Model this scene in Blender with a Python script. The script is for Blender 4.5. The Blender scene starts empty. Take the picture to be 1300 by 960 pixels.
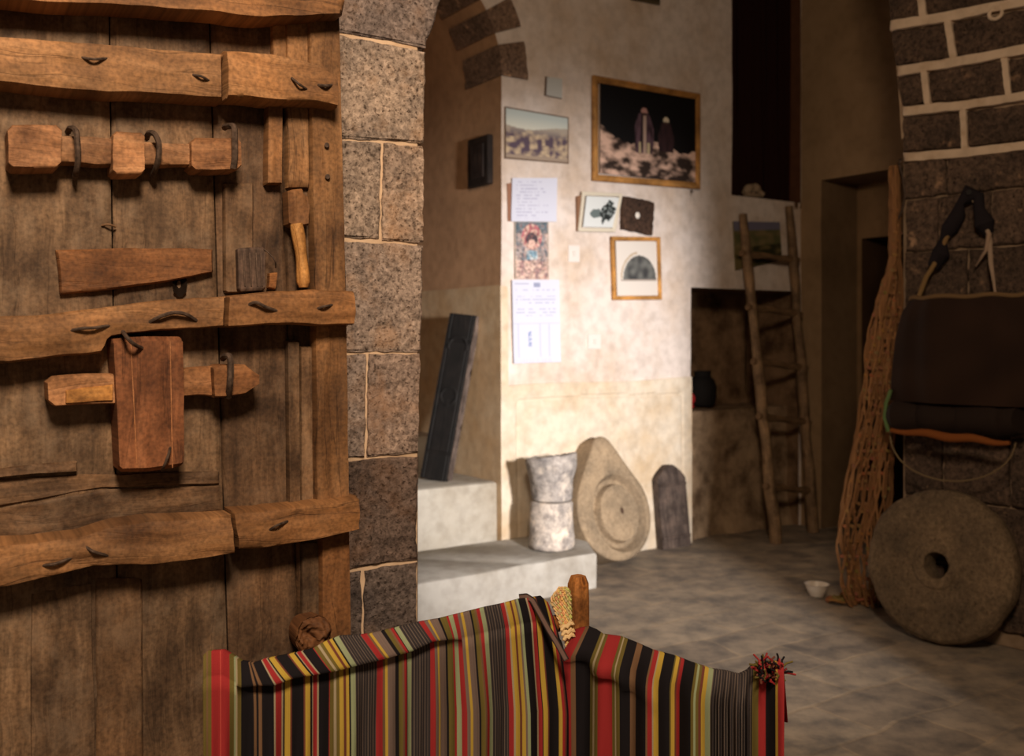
import bpy, math, random
from mathutils import Vector, noise as NZ
random.seed(7)
F=1250.0; CX=650.0; HY=430.0; CH=1.35
C=bpy.context.scene.collection
# ------------------------------------------------------------------ helpers
def px(x,y,z): return Vector(((x-CX)/F*z, z, CH-(y-HY)/F*z))
def fl(x,y,h=0.0):                       # point of height h seen at photo position x,y
    z=(CH-h)*F/(y-HY); return px(x,y,z)
class Plane:
    def __init__(s,ox,oy,ang=None,t=None):
        s.o=Vector((ox,oy,0))
        if t is None: t=(math.cos(ang),math.sin(ang))
        l=math.hypot(*t); s.t=Vector((t[0]/l,t[1]/l,0)); s.n=Vector((s.t.y,-s.t.x,0))
        if s.n.dot(Vector((0,0,0))-s.o)<0: s.n=-s.n
    def L(s,a,h,d=0.0): return s.o+s.t*a+Vector((0,0,h))+s.n*d
    def ray(s,x,y,d=0.0):
        r=Vector(((x-CX)/F,1,-(y-HY)/F)); o=Vector((0,0,CH)); q=s.o+s.n*d
        k=(q-o).dot(s.n)/r.dot(s.n); return o+r*k
    def sh(s,x,y,d=0.0):
        p=s.ray(x,y,d); v=p-s.o; return v.dot(s.t), p.z
def nz(p,sc,seed=0.0): return NZ.noise(Vector((p[0]*sc+seed,p[1]*sc-seed*.7,p[2]*sc+seed*.3)))
def fbm(p,sc,seed=0.0,o=3):
    v=0;a=1
    for i in range(o): v+=a*nz(p,sc*2**i,seed+i*7.1); a*=.5
    return v
ORI={}
class MB:
    def __init__(s): s.v=[]; s.f=[]; s.uv=[]; s.col=[]
    def vert(s,p,uv=(0,0),col=(1,1,1)):
        s.v.append(Vector(p)); s.uv.append(uv); s.col.append(col); return len(s.v)-1
    def quad(s,*i): s.f.append(tuple(i))
    def grid(s,fn,nu,nv,closeu=False,closev=False):
        idx=[[None]*nv for _ in range(nu)]
        for i in range(nu):
            for j in range(nv):
                r=fn(i/(nu-(0 if closeu else 1)),j/(nv-(0 if closev else 1)))
                if not isinstance(r,tuple): r=(r,)
                idx[i][j]=s.vert(*r)
        for i in range(nu if closeu else nu-1):
            for j in range(nv if closev else nv-1):
                a,b=i,(i+1)%nu; c,d=j,(j+1)%nv
                s.quad(idx[a][c],idx[b][c],idx[b][d],idx[a][d])
        return idx
    def tube(s,pts,r,n=8,col=(1,1,1),rf=None,tw=0.0):
        pts=[Vector(p) for p in pts]; m=len(pts); rings=[]; up=None; L=0
        for i,p in enumerate(pts):
            d=(pts[min(i+1,m-1)]-pts[max(i-1,0)]).normalized()
            if up is None:
                up=Vector((0,0,1)) if abs(d.z)<.9 else Vector((1,0,0))
            a=d.cross(up).normalized(); b=a.cross(d).normalized(); up=b
            if i: L+=(p-pts[i-1]).length
            rr=(rf(i/(m-1)) if rf else (r[i] if isinstance(r,(list,tuple)) else r))
            ring=[]
            for k in range(n):
                th=2*math.pi*k/n+tw*L
                ring.append(s.vert(p+a*math.cos(th)*rr+b*math.sin(th)*rr,(L,k/n*2*math.pi*rr),col))
            rings.append(ring)
        for i in range(m-1):
            for k in range(n):
                s.quad(rings[i][k],rings[i][(k+1)%n],rings[i+1][(k+1)%n],rings[i+1][k])
        s.f.append(tuple(reversed(rings[0]))); s.f.append(tuple(rings[-1]))
    def box(s,c,ax,ay,az,hx,hy,hz,bev=.0,col=(1,1,1),sw=False):
        # bevelled box around c with half sizes
        c=Vector(c); b=min(bev,hx*.9,hy*.9,hz*.9); ids={}
        for X in (-1,1):
            for Y in (-1,1):
                for Z in (-1,1):
                    for k,(a,bb,cc) in enumerate(((0,1,1),(1,0,1),(1,1,0))):
                        q=(X*(hx-b*a),Y*(hy-b*bb),Z*(hz-b*cc))
                        uv=(q[0]+q[1]*.3,q[2]+q[1]*.7); uv=(uv[1],uv[0]) if sw else uv
                        ids[(X,Y,Z,k)]=s.vert(c+ax*q[0]+ay*q[1]+az*q[2],(uv[0]+c.x,uv[1]+c.z),col)
        for X in (-1,1): s.f.append(tuple(ids[(X,Y,Z,0)] for Y,Z in ((-1,-1),(1,-1),(1,1),(-1,1))))
        for Y in (-1,1): s.f.append(tuple(ids[(X,Y,Z,1)] for X,Z in ((-1,-1),(1,-1),(1,1),(-1,1))))
        for Z in (-1,1): s.f.append(tuple(ids[(X,Y,Z,2)] for X,Y in ((-1,-1),(1,-1),(1,1),(-1,1))))
        for X in (-1,1):
            for Y in (-1,1): s.f.append((ids[(X,Y,-1,0)],ids[(X,Y,1,0)],ids[(X,Y,1,1)],ids[(X,Y,-1,1)]))
            for Z in (-1,1): s.f.append((ids[(X,-1,Z,0)],ids[(X,1,Z,0)],ids[(X,1,Z,2)],ids[(X,-1,Z,2)]))
        for Y in (-1,1):
            for Z in (-1,1): s.f.append((ids[(-1,Y,Z,1)],ids[(1,Y,Z,1)],ids[(1,Y,Z,2)],ids[(-1,Y,Z,2)]))
        for X in (-1,1):
            for Y in (-1,1):
                for Z in (-1,1): s.f.append((ids[(X,Y,Z,0)],ids[(X,Y,Z,1)],ids[(X,Y,Z,2)]))
    def build(s,name,mat,parent=None,smooth=True,auto=40,weld=0.0):
        if parent is not None: org=ORI[parent.name]
        else:
            xs=[v.x for v in s.v]; ys=[v.y for v in s.v]; zs=[v.z for v in s.v]
            org=Vector(((min(xs)+max(xs))/2,(min(ys)+max(ys))/2,min(zs)))
        me=bpy.data.meshes.new(name); me.from_pydata([tuple(v-org) for v in s.v],[],s.f)
        ul=me.uv_layers.new(name='UVMap')
        for lp in me.loops: ul.data[lp.index].uv=s.uv[lp.vertex_index]
        ca=me.color_attributes.new('Col','FLOAT_COLOR','POINT')
        for i,c in enumerate(s.col): ca.data[i].color=(c[0],c[1],c[2],1)
        me.materials.append(mat)
        import bmesh
        b=bmesh.new(); b.from_mesh(me)
        if weld>0: bmesh.ops.remove_doubles(b,verts=b.verts,dist=weld)
        bmesh.ops.recalc_face_normals(b,faces=b.faces)
        for f in b.faces: f.smooth=smooth
        if smooth:
            for e in b.edges:
                if len(e.link_faces)==2 and e.calc_face_angle(0)>math.radians(auto): e.smooth=False
        b.to_mesh(me); b.free()
        o=bpy.data.objects.new(name,me); C.objects.link(o)
        if parent is not None: o.parent=parent; ORI[o.name]=org
        else: o.location=org; ORI[o.name]=org
        return o
def tag(o,label=None,cat=None,group=None,kind=None):
    if label: o['label']=label
    if cat: o['category']=cat
    if group: o['group']=group
    if kind: o['kind']=kind
    return o
def empty(name,loc,label=None,cat=None,group=None,kind=None):
    o=bpy.data.objects.new(name,None); C.objects.link(o); o.location=loc; o.empty_display_size=.05
    ORI[o.name]=Vector(loc); return tag(o,label,cat,group,kind)
def interp(poly,u):
    # poly: list of (x,y); param by x fraction along length
    n=len(poly)-1
    ls=[0]
    for i in range(n): ls.append(ls[-1]+math.hypot(poly[i+1][0]-poly[i][0],poly[i+1][1]-poly[i][1]))
    T=u*ls[-1]
    for i in range(n):
        if T<=ls[i+1] or i==n-1:
            k=(T-ls[i])/max(1e-9,ls[i+1]-ls[i]); return (poly[i][0]+(poly[i+1][0]-poly[i][0])*k,poly[i][1]+(poly[i+1][1]-poly[i][1])*k)
def ylin(tab,x):
    if x<=tab[0][0]: return tab[0][1]
    for a,b in zip(tab,tab[1:]):
        if x<=b[0]: return a[1]+(b[1]-a[1])*(x-a[0])/max(1e-9,b[0]-a[0])
    return tab[-1][1]
def slab(mb,P,A,B,d0,d1,nu=30,nv=10,rough=.002,rs=14,ch=.006,edge=.0,col=(1,1,1),grain='h',bulge=0.0,seed=0,stretch=1.0,dfn=None,ef=22):
    """solid block on plane P: outline between pixel polylines A and B on its front plane d1, back at d0"""
    A=[P.sh(x,y,d1) for x,y in A]; B=[P.sh(x,y,d1) for x,y in B]
    def ring(k,n): return min(k,n-1-k)
    us=[0,0,.012]+[i/(nu-1) for i in range(1,nu-1)]+[.988,1,1]
    vs=[0,0,.05]+[i/(nv-1) for i in range(1,nv-1)]+[.95,1,1]
    us=[u for i,u in enumerate(us)]; N=len(us); M=len(vs); idx=[]
    LA=sum(math.hypot(A[i+1][0]-A[i][0],A[i+1][1]-A[i][1]) for i in range(len(A)-1))
    HB=math.hypot(A[0][0]-B[0][0],A[0][1]-B[0][1])
    for i,u in enumerate(us):
        a=interp(A,u); b=interp(B,u); row=[]
        for j,v in enumerate(vs):
            k=min(ring(i,N),ring(j,M))
            uu,vv=u,v
            sx=a[0]+(b[0]-a[0])*vv; hy=a[1]+(b[1]-a[1])*vv
            p=Vector((sx,hy,0))
            if edge:   # ragged edges
                if ring(j,M)<=2: hy+=edge*fbm((sx,hy,3.3),ef,seed)*( -1)
                if ring(i,N)<=2: sx+=edge*fbm((sx,hy,7.3),ef,seed+4)
            if k==0: d=d0
            elif k==1: d=d1-ch*(1+.6*nz((sx,hy,1),25,seed))
            else:
                if grain=='h': q=(sx,hy*stretch,seed)
                else: q=(sx*stretch,hy,seed)
                d=d1+rough*fbm(q,rs,seed)+bulge*(1-(2*v-1)**2)
                if dfn: d+=dfn(sx,hy,u,v)
            uv=(sx,hy) if grain=='h' else (hy,sx)
            row.append(mb.vert(P.L(sx,hy,d),(uv[0]+seed*.37,uv[1]+seed*.11),col))
        idx.append(row)
    for i in range(N-1):
        for j in range(M-1): mb.quad(idx[i][j],idx[i+1][j],idx[i+1][j+1],idx[i][j+1])
    loop=[idx[i][0] for i in range(N)]+[idx[N-1][j] for j in range(1,M)]+[idx[i][M-1] for i in range(N-2,-1,-1)]+[idx[0][j] for j in range(M-2,0,-1)]
    mb.f.append(tuple(loop))
# ------------------------------------------------------------------ materials
def nt(name):
    m=bpy.data.materials.new(name); m.use_nodes=True; t=m.node_tree; b=t.nodes['Principled BSDF']
    return m,t,b
def N(t,ty,**k):
    n=t.nodes.new(ty)
    for a,v in k.items():
        if a.startswith('i_'): n.inputs[a[2:].replace('_',' ')].default_value=v
        else: setattr(n,a,v)
    return n
def ramp(t,stops):
    r=t.nodes.new('ShaderNodeValToRGB'); e=r.color_ramp.elements
    while len(e)<len(stops): e.new(.5)
    for i,(p,c) in enumerate(stops): e[i].position=p; e[i].color=(c[0],c[1],c[2],1)
    return r
def mix(t,a,b,f,mode='MIX'):
    m=t.nodes.new('ShaderNodeMix'); m.data_type='RGBA'; m.blend_type=mode
    for s,v in ((m.inputs[0],f),(m.inputs[6],a),(m.inputs[7],b)):
        if hasattr(v,'links'): t.links.new(v,s)
        elif isinstance(v,(int,float)): s.default_value=v
        else: s.default_value=(v[0],v[1],v[2],1)
    return m.outputs[2]
def bump(t,b,h,st=.5,dist=.004,prev=None):
    n=N(t,'ShaderNodeBump'); n.inputs['Strength'].default_value=st; n.inputs['Distance'].default_value=dist
    t.links.new(h,n.inputs['Height'])
    if prev: t.links.new(prev,n.inputs['Normal'])
    t.links.new(n.outputs[0],b.inputs['Normal']); return n.outputs[0]
def wood(name,dark,mid,light,su=5,sv=70,blotch=6,rough=.75,bs=.6,crack=.5,usecol=False,dust=0.0):
    m,t,b=nt(name); L=t.links
    uv=N(t,'ShaderNodeUVMap'); uv.uv_map='UVMap'
    # wobble the grain
    w=N(t,'ShaderNodeTexNoise'); w.inputs['Scale'].default_value=5; L.new(uv.outputs[0],w.inputs['Vector'])
    wv=N(t,'ShaderNodeVectorMath',operation='MULTIPLY_ADD'); wv.inputs[1].default_value=(.03,.045,0); L.new(w.outputs['Color'],wv.inputs[0]); L.new(uv.outputs[0],wv.inputs[2])
    mp=N(t,'ShaderNodeMapping'); mp.inputs['Scale'].default_value=(su,sv,1); L.new(wv.outputs[0],mp.inputs['Vector'])
    n1=N(t,'ShaderNodeTexNoise'); n1.inputs['Scale'].default_value=1; n1.inputs['Detail'].default_value=7; n1.inputs['Roughness'].default_value=.62; L.new(mp.outputs[0],n1.inputs['Vector'])
    r=ramp(t,[(.26,dark),(.5,mid),(.74,light)]); L.new(n1.outputs[0],r.inputs[0])
    n2=N(t,'ShaderNodeTexNoise'); n2.inputs['Scale'].default_value=blotch; n2.inputs['Detail'].default_value=6; n2.inputs['Roughness'].default_value=.6; L.new(uv.outputs[0],n2.inputs['Vector'])
    r2=ramp(t,[(.32,(.34,.30,.28)),(.5,(.85,.84,.83)),(.68,(1.45,1.4,1.32))]); L.new(n2.outputs[0],r2.inputs[0])
    c=mix(t,r.outputs[0],r2.outputs[0],1.0,'MULTIPLY')
    # fine speckle
    n3=N(t,'ShaderNodeTexNoise'); n3.inputs['Scale'].default_value=130; n3.inputs['Detail'].default_value=3; L.new(uv.outputs[0],n3.inputs['Vector'])
    r3=ramp(t,[(.3,(.55,.55,.55)),(.62,(1.15,1.15,1.15))]); L.new(n3.outputs[0],r3.inputs[0]); c=mix(t,c,r3.outputs[0],.8,'MULTIPLY')
    # long cracks
    mp2=N(t,'ShaderNodeMapping'); mp2.inputs['Scale'].default_value=(1.6,26,1); L.new(wv.outputs[0],mp2.inputs['Vector'])
    n4=N(t,'ShaderNodeTexNoise'); n4.inputs['Scale'].default_value=1; n4.inputs['Detail'].default_value=5; L.new(mp2.outputs[0],n4.inputs['Vector'])
    r4=ramp(t,[(.485,(1,1,1)),(.5,(.18,.16,.15)),(.515,(1,1,1))]); L.new(n4.outputs[0],r4.inputs[0])
    # cracks only in places
    n5=N(t,'ShaderNodeTexNoise'); n5.inputs['Scale'].default_value=3.1; L.new(uv.outputs[0],n5.inputs['Vector'])
    r5=ramp(t,[(.48,(0,0,0)),(.6,(crack,crack,crack))]); L.new(n5.outputs[0],r5.inputs[0])
    c=mix(t,c,mix(t,c,r4.outputs[0],1.0,'MULTIPLY'),r5.outputs[0])
    kv=N(t,'ShaderNodeTexVoronoi'); kv.inputs['Scale'].default_value=4.3; kv.inputs['Randomness'].default_value=1
    km=N(t,'ShaderNodeMapping'); km.inputs['Scale'].default_value=(.8,1.5,1); L.new(wv.outputs[0],km.inputs['Vector']); L.new(km.outputs[0],kv.inputs['Vector'])
    kr=ramp(t,[(.0,(.25,.2,.17)),(.035,(.45,.36,.30)),(.05,(1.15,1.1,1.0)),(.065,(.6,.52,.46)),(.09,(1,1,1))]); L.new(kv.outputs['Distance'],kr.inputs[0]); c=mix(t,c,kr.outputs[0],.85,'MULTIPLY')
    if dust:
        n6=N(t,'ShaderNodeTexNoise'); n6.inputs['Scale'].default_value=9; n6.inputs['Detail'].default_value=8; n6.inputs['Roughness'].default_value=.7; L.new(uv.outputs[0],n6.inputs['Vector'])
        r6=ramp(t,[(.5,(0,0,0)),(.68,(dust,dust,dust))]); L.new(n6.outputs[0],r6.inputs[0])
        c=mix(t,c,(.29,.215,.155),r6.outputs[0])
    if usecol:
        a=N(t,'ShaderNodeAttribute'); a.attribute_name='Col'; c=mix(t,c,a.outputs[0],1.0,'MULTIPLY')
    L.new(c,b.inputs['Base Color']); b.inputs['Roughness'].default_value=rough; b.inputs['Specular IOR Level'].default_value=.3
    h=bump(t,b,n1.outputs[0],bs,.003); h=bump(t,b,n3.outputs[0],.35,.0012,h); bump(t,b,r4.outputs[0],.5*crack,.003,h)
    return m
def stone(name,dark,light,sc=60,bs=.8,dist=.004,rough=.9,usecol=True,big=5,pits=True,stain=None,pitf=.9):
    m,t,b=nt(name); L=t.links
    tc=N(t,'ShaderNodeTexCoord'); g=N(t,'ShaderNodeNewGeometry'); P=g.outputs['Position']
    n1=N(t,'ShaderNodeTexNoise'); n1.inputs['Scale'].default_value=sc; n1.inputs['Detail'].default_value=6; n1.inputs['Roughness'].default_value=.7; L.new(P,n1.inputs['Vector'])
    n2=N(t,'ShaderNodeTexNoise'); n2.inputs['Scale'].default_value=big; n2.inputs['Detail'].default_value=5; n2.inputs['Roughness'].default_value=.6; L.new(P,n2.inputs['Vector'])
    r=ramp(t,[(.3,dark),(.68,light)]); L.new(n1.outputs[0],r.inputs[0])
    r2=ramp(t,[(.3,(.6,.6,.62)),(.7,(1.3,1.25,1.2))]); L.new(n2.outputs[0],r2.inputs[0])
    c=mix(t,r.outputs[0],r2.outputs[0],1.0,'MULTIPLY')
    if pits:
        vo=N(t,'ShaderNodeTexNoise'); vo.inputs['Scale'].default_value=sc*1.7; vo.inputs['Detail'].default_value=2; L.new(P,vo.inputs['Vector'])
        r3=ramp(t,[(.30,(.25,.2,.17)),(.40,(1,1,1))]); L.new(vo.outputs[0],r3.inputs[0]); c=mix(t,c,r3.outputs[0],pitf,'MULTIPLY')
    if stain:
        n6=N(t,'ShaderNodeTexNoise'); n6.inputs['Scale'].default_value=stain[1]; n6.inputs['Detail'].default_value=8; n6.inputs['Roughness'].default_value=.65; L.new(P,n6.inputs['Vector'])
        r6=ramp(t,[(stain[2],(0,0,0)),(stain[3],(1,1,1))]); L.new(n6.outputs[0],r6.inputs[0]); c=mix(t,c,stain[0],r6.outputs[0])
    if usecol:
        a=N(t,'ShaderNodeAttribute'); a.attribute_name='Col'; c=mix(t,c,a.outputs[0],1.0,'MULTIPLY')
    L.new(c,b.inputs['Base Color']); b.inputs['Roughness'].default_value=rough; b.inputs['Specular IOR Level'].default_value=.25
    h=bump(t,b,n1.outputs[0],bs,dist)
    if pits: h=bump(t,b,r3.outputs[0],.6,dist,h)
    return m
def plaster(name,base,dirt,ds=2.2,lo=.5,hi=.75,bs=.35,usecol=True,dist=.004):
    m,t,b=nt(name); L=t.links; g=N(t,'ShaderNodeNewGeometry'); P=g.outputs['Position']
    n1=N(t,'ShaderNodeTexNoise'); n1.inputs['Scale'].default_value=ds; n1.inputs['Detail'].default_value=8; n1.inputs['Roughness'].default_value=.62; L.new(P,n1.inputs['Vector'])
    r=ramp(t,[(lo,base),(hi,dirt)]); L.new(n1.outputs[0],r.inputs[0])
    n2=N(t,'ShaderNodeTexNoise'); n2.inputs['Scale'].default_value=16; n2.inputs['Detail'].default_value=6; L.new(P,n2.inputs['Vector'])
    r2=ramp(t,[(.3,(.84,.83,.82)),(.6,(1.03,1.03,1.03))]); L.new(n2.outputs[0],r2.inputs[0]); c=mix(t,r.outputs[0],r2.outputs[0],1.0,'MULTIPLY')
    if usecol:
        a=N(t,'ShaderNodeAttribute'); a.attribute_name='Col'; c=mix(t,c,a.outputs[0],1.0,'MULTIPLY')
    L.new(c,b.inputs['Base Color']); b.inputs['Roughness'].default_value=.92; b.inputs['Specular IOR Level'].default_value=.2
    bump(t,b,n2.outputs[0],bs,dist); return m
def painted(name,rough=.7,bs=0.0,scale=400,spec=.3):
    m,t,b=nt(name); a=N(t,'ShaderNodeAttribute'); a.attribute_name='Col'; t.links.new(a.outputs[0],b.inputs['Base Color'])
    b.inputs['Roughness'].default_value=rough; b.inputs['Specular IOR Level'].default_value=spec
    if bs:
        g=N(t,'ShaderNodeNewGeometry'); n=N(t,'ShaderNodeTexNoise'); n.inputs['Scale'].default_value=scale; n.inputs['Detail'].default_value=3
        t.links.new(g.outputs['Position'],n.inputs['Vector']); bump(t,b,n.outputs[0],bs,.002)
    return m
def metal(name,col,rough=.6):
    m,t,b=nt(name); L=t.links; g=N(t,'ShaderNodeNewGeometry'); n=N(t,'ShaderNodeTexNoise'); n.inputs['Scale'].default_value=120; n.inputs['Detail'].default_value=4
    L.new(g.outputs['Position'],n.inputs['Vector']); r=ramp(t,[(.3,tuple(c*.5 for c in col)),(.7,tuple(c*1.5 for c in col))]); L.new(n.outputs[0],r.inputs[0]); L.new(r.outputs[0],b.inputs['Base Color'])
    b.inputs['Metallic'].default_value=.6; b.inputs['Roughness'].default_value=rough; bump(t,b,n.outputs[0],.4,.001); return m
M={}
M['plank']=wood('weathered_plank_wood',(.062,.038,.023),(.135,.084,.050),(.225,.15,.095),su=5,sv=48,blotch=7,crack=.45,usecol=True,dust=.42)
M['batten']=wood('batten_wood',(.15,.072,.030),(.27,.14,.062),(.38,.215,.108),su=4,sv=42,blotch=5,crack=.6,usecol=True,dust=.1)
M['bolt']=wood('bolt_wood',(.18,.09,.042),(.29,.155,.078),(.40,.24,.135),su=6,sv=60,blotch=9,crack=.5,usecol=True,dust=.15)
M['peg']=wood('peg_wood',(.35,.14,.035),(.56,.27,.08),(.75,.42,.16),su=5,sv=50,blotch=9,crack=.1,usecol=True)
M['post']=wood('post_wood',(.22,.08,.018),(.36,.14,.035),(.48,.21,.06),su=6,sv=60,blotch=10,crack=.1,usecol=True)
M['frame']=wood('frame_wood',(.30,.13,.03),(.42,.20,.055),(.52,.28,.09),su=4,sv=40,blotch=5,crack=.0,usecol=True)
M['ladder']=wood('ladder_wood',(.10,.065,.035),(.20,.135,.08),(.30,.21,.13),su=5,sv=60,blotch=7,crack=.4,usecol=True)
M['darkwood']=wood('dark_carved_wood',(.010,.008,.008),(.022,.018,.017),(.05,.042,.04),su=5,sv=60,blotch=9,crack=.3,usecol=True)
M['basalt']=stone('basalt_block',(.085,.066,.056),(.66,.55,.49),sc=75,bs=1.0,dist=.008,big=9,pitf=.8,stain=((.50,.31,.19),7,.52,.8))
M['darkstone']=stone('dark_basalt',(.025,.018,.014),(.14,.10,.075),sc=50,bs=.9,dist=.006,big=6,stain=((.30,.2,.13),14,.6,.72))
M['mortar']=plaster('lime_mortar',(.62,.47,.34),(.45,.31,.2),ds=9,bs=.8)
M['wallplaster']=plaster('wall_plaster',(.68,.59,.54),(.54,.41,.31),ds=2.3,lo=.42,hi=.72)
M['dado']=plaster('ochre_dado_plaster',(.66,.57,.46),(.52,.37,.22),ds=3.0,lo=.4,hi=.74)
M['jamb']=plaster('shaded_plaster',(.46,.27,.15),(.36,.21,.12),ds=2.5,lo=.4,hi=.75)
M['brownwall']=plaster('brown_wall_plaster',(.31,.20,.11),(.20,.125,.065),ds=2,lo=.4,hi=.75)
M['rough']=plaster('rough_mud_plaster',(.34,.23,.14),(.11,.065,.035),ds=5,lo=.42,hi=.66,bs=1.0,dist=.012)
M['step']=plaster('step_cement',(.42,.395,.36),(.29,.255,.21),ds=3.5,lo=.42,hi=.75,bs=.5)
M['ceiling']=plaster('ceiling_plaster',(.28,.2,.13),(.2,.14,.09))
M['greystone']=stone('grey_carved_stone',(.22,.2,.19),(.60,.55,.50),sc=30,bs=.8,dist=.006,big=9,pits=False,stain=((.72,.62,.52),12,.52,.66))
M['sandstone']=stone('sand_coloured_stone',(.21,.155,.10),(.33,.25,.165),sc=45,bs=.4,dist=.002,big=5,pits=True,pitf=.25)
M['mill']=stone('millstone_rock',(.085,.058,.034),(.20,.14,.085),sc=50,bs=.8,dist=.005,big=5,pits=True,pitf=.4)
M['paint']=painted('printed_surface',.55,0)
M['paper']=painted('paper_sheet',.8,.15,60)
M['cloth']=painted('woven_wool',.95,.55,900,.1)
M['rope']=painted('twisted_rope',.95,.5,500,.1)
M['leather']=painted('old_dark_leather',.85,.5,60,.12)
M['iron']=metal('rusty_iron',(.085,.055,.04),.75)
M['white']=painted('white_enamel',.35,0)
M['black']=painted('black_void_paint',.95,0,spec=.0)
def floor_mat():
    m,t,b=nt('floor_stone_slabs'); L=t.links; g=N(t,'ShaderNodeNewGeometry'); P=g.outputs['Position']
    mp=N(t,'ShaderNodeMapping'); mp.inputs['Rotation'].default_value=(0,0,math.radians(-34)); L.new(P,mp.inputs['Vector'])
    w=N(t,'ShaderNodeTexNoise'); w.inputs['Scale'].default_value=3; L.new(P,w.inputs['Vector'])
    wv=N(t,'ShaderNodeVectorMath',operation='MULTIPLY_ADD'); wv.inputs[1].default_value=(.10,.10,0); L.new(w.outputs['Color'],wv.inputs[0]); L.new(mp.outputs[0],wv.inputs[2])
    br=N(t,'ShaderNodeTexBrick'); br.inputs['Scale'].default_value=1; br.inputs['Brick Width'].default_value=.46; br.inputs['Row Height'].default_value=.27
    br.inputs['Mortar Size'].default_value=.012; br.inputs['Mortar Smooth'].default_value=.6; br.inputs['Bias'].default_value=0
    br.inputs['Color1'].default_value=(.27,.225,.18,1); br.inputs['Color2'].default_value=(.20,.165,.135,1); br.inputs['Mortar'].default_value=(.265,.212,.16,1)
    L.new(wv.outputs[0],br.inputs['Vector'])
    n=N(t,'ShaderNodeTexNoise'); n.inputs['Scale'].default_value=6; n.inputs['Detail'].default_value=8; n.inputs['Roughness'].default_value=.65; L.new(P,n.inputs['Vector'])
    r=ramp(t,[(.36,(.58,.58,.60)),(.62,(1.35,1.26,1.12))]); L.new(n.outputs[0],r.inputs[0]); c=mix(t,br.outputs[0],r.outputs[0],1.0,'MULTIPLY')
    L.new(c,b.inputs['Base Color']); b.inputs['Roughness'].default_value=.7; b.inputs['Specular IOR Level'].default_value=.35
    h=bump(t,b,n.outputs[0],.4,.006); bump(t,b,br.outputs['Fac'],.25,-.003,h); return m
M['floor']=floor_mat()
# ------------------------------------------------------------------ planes of the place
A0=Vector((-.874,1.68)); B0=Vector((-.336,2.0))
DOOR=Plane(A0.x,A0.y,t=(B0.x-A0.x,B0.y-A0.y))
PIER=Plane(-.233,2.60,ang=math.radians(25))         # left stone pier, s<0 to the left
WALL=Plane(-.06,5.69,t=(.83,.56))
RW=Plane(2.098,7.146,t=(.56,-.83))                  # right back wall, s grows toward camera
RP=Plane(1.853,4.68,t=(.643,-.766))                 # right stone pier
# ------------------------------------------------------------------ floor / ceiling
def flat(name,x0,x1,y0,y1,z0,z1,mat,amp=.0,nx=2,ny=2):
    mb=MB()
    mb.grid(lambda u,v:(Vector((x0+(x1-x0)*u,y0+(y1-y0)*v,z1+amp*fbm((x0+(x1-x0)*u,y0+(y1-y0)*v,0),1.7))),),nx,ny)
    b=len(mb.v)
    for p in ((x0,y0),(x1,y0),(x1,y1),(x0,y1)): mb.vert(Vector((p[0],p[1],z0)))
    mb.quad(b,b+1,b+2,b+3)
    o=mb.build(name,mat); tag(o,kind='structure'); return o
flat('floor',-3.4,5.6,-2.2,10.2,-.1,0,M['floor'],amp=.0)
flat('ceiling',-3.4,5.6,-2.2,10.2,4.4,4.3,M['ceiling'])
# ------------------------------------------------------------------ left pier (wall_left)
def struct(mb,name,mat,parent=None,**k):
    o=mb.build(name,mat,parent,**k)
    if parent is None: tag(o,kind='structure')
    return o
def sbox(mb,P,s0,s1,h0,h1,d0,d1,col=(1,1,1)):
    c=P.L((s0+s1)/2,(h0+h1)/2,(d0+d1)/2); mb.box(c,P.t,P.n,Vector((0,0,1)),abs(s1-s0)/2,abs(d1-d0)/2,abs(h1-h0)/2,.004,col)
wl=MB()
sbox(wl,PIER,-.75,-.020,0,2.45,-.6,.013,(1.15,1.1,1.05)); sbox(wl,PIER,-2.9,-.75,0,2.45,-.6,.012,(.42,.38,.35))
sbox(wl,PIER,-2.9,.05,2.451,4.3,-.6,.013,(.9,.85,.8))
wall_left=struct(wl,'wall_left',M['mortar'])
st=MB()
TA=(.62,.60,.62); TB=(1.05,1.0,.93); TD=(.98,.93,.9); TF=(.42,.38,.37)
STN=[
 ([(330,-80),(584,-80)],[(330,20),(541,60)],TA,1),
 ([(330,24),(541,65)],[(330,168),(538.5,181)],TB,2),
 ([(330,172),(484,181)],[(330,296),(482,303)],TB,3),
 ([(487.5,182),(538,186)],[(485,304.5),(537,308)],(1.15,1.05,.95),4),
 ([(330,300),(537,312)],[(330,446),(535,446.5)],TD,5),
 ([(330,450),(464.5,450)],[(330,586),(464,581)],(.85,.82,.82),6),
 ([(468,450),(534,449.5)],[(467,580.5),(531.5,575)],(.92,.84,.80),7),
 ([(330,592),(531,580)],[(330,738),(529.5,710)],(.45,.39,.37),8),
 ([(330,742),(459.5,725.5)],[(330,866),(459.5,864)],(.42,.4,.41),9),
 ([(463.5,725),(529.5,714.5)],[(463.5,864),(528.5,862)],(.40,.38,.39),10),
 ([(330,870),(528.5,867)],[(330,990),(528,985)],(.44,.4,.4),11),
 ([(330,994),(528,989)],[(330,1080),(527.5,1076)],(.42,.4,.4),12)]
def chip(sx,hy,u,v):   # chipped hollow on the arris of the tall block
    return 0
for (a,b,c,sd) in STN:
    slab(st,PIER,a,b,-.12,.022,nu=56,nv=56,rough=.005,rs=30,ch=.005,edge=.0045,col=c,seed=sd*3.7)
struct(st,'stone_blocks',M['basalt'],wall_left,auto=60)
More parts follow.
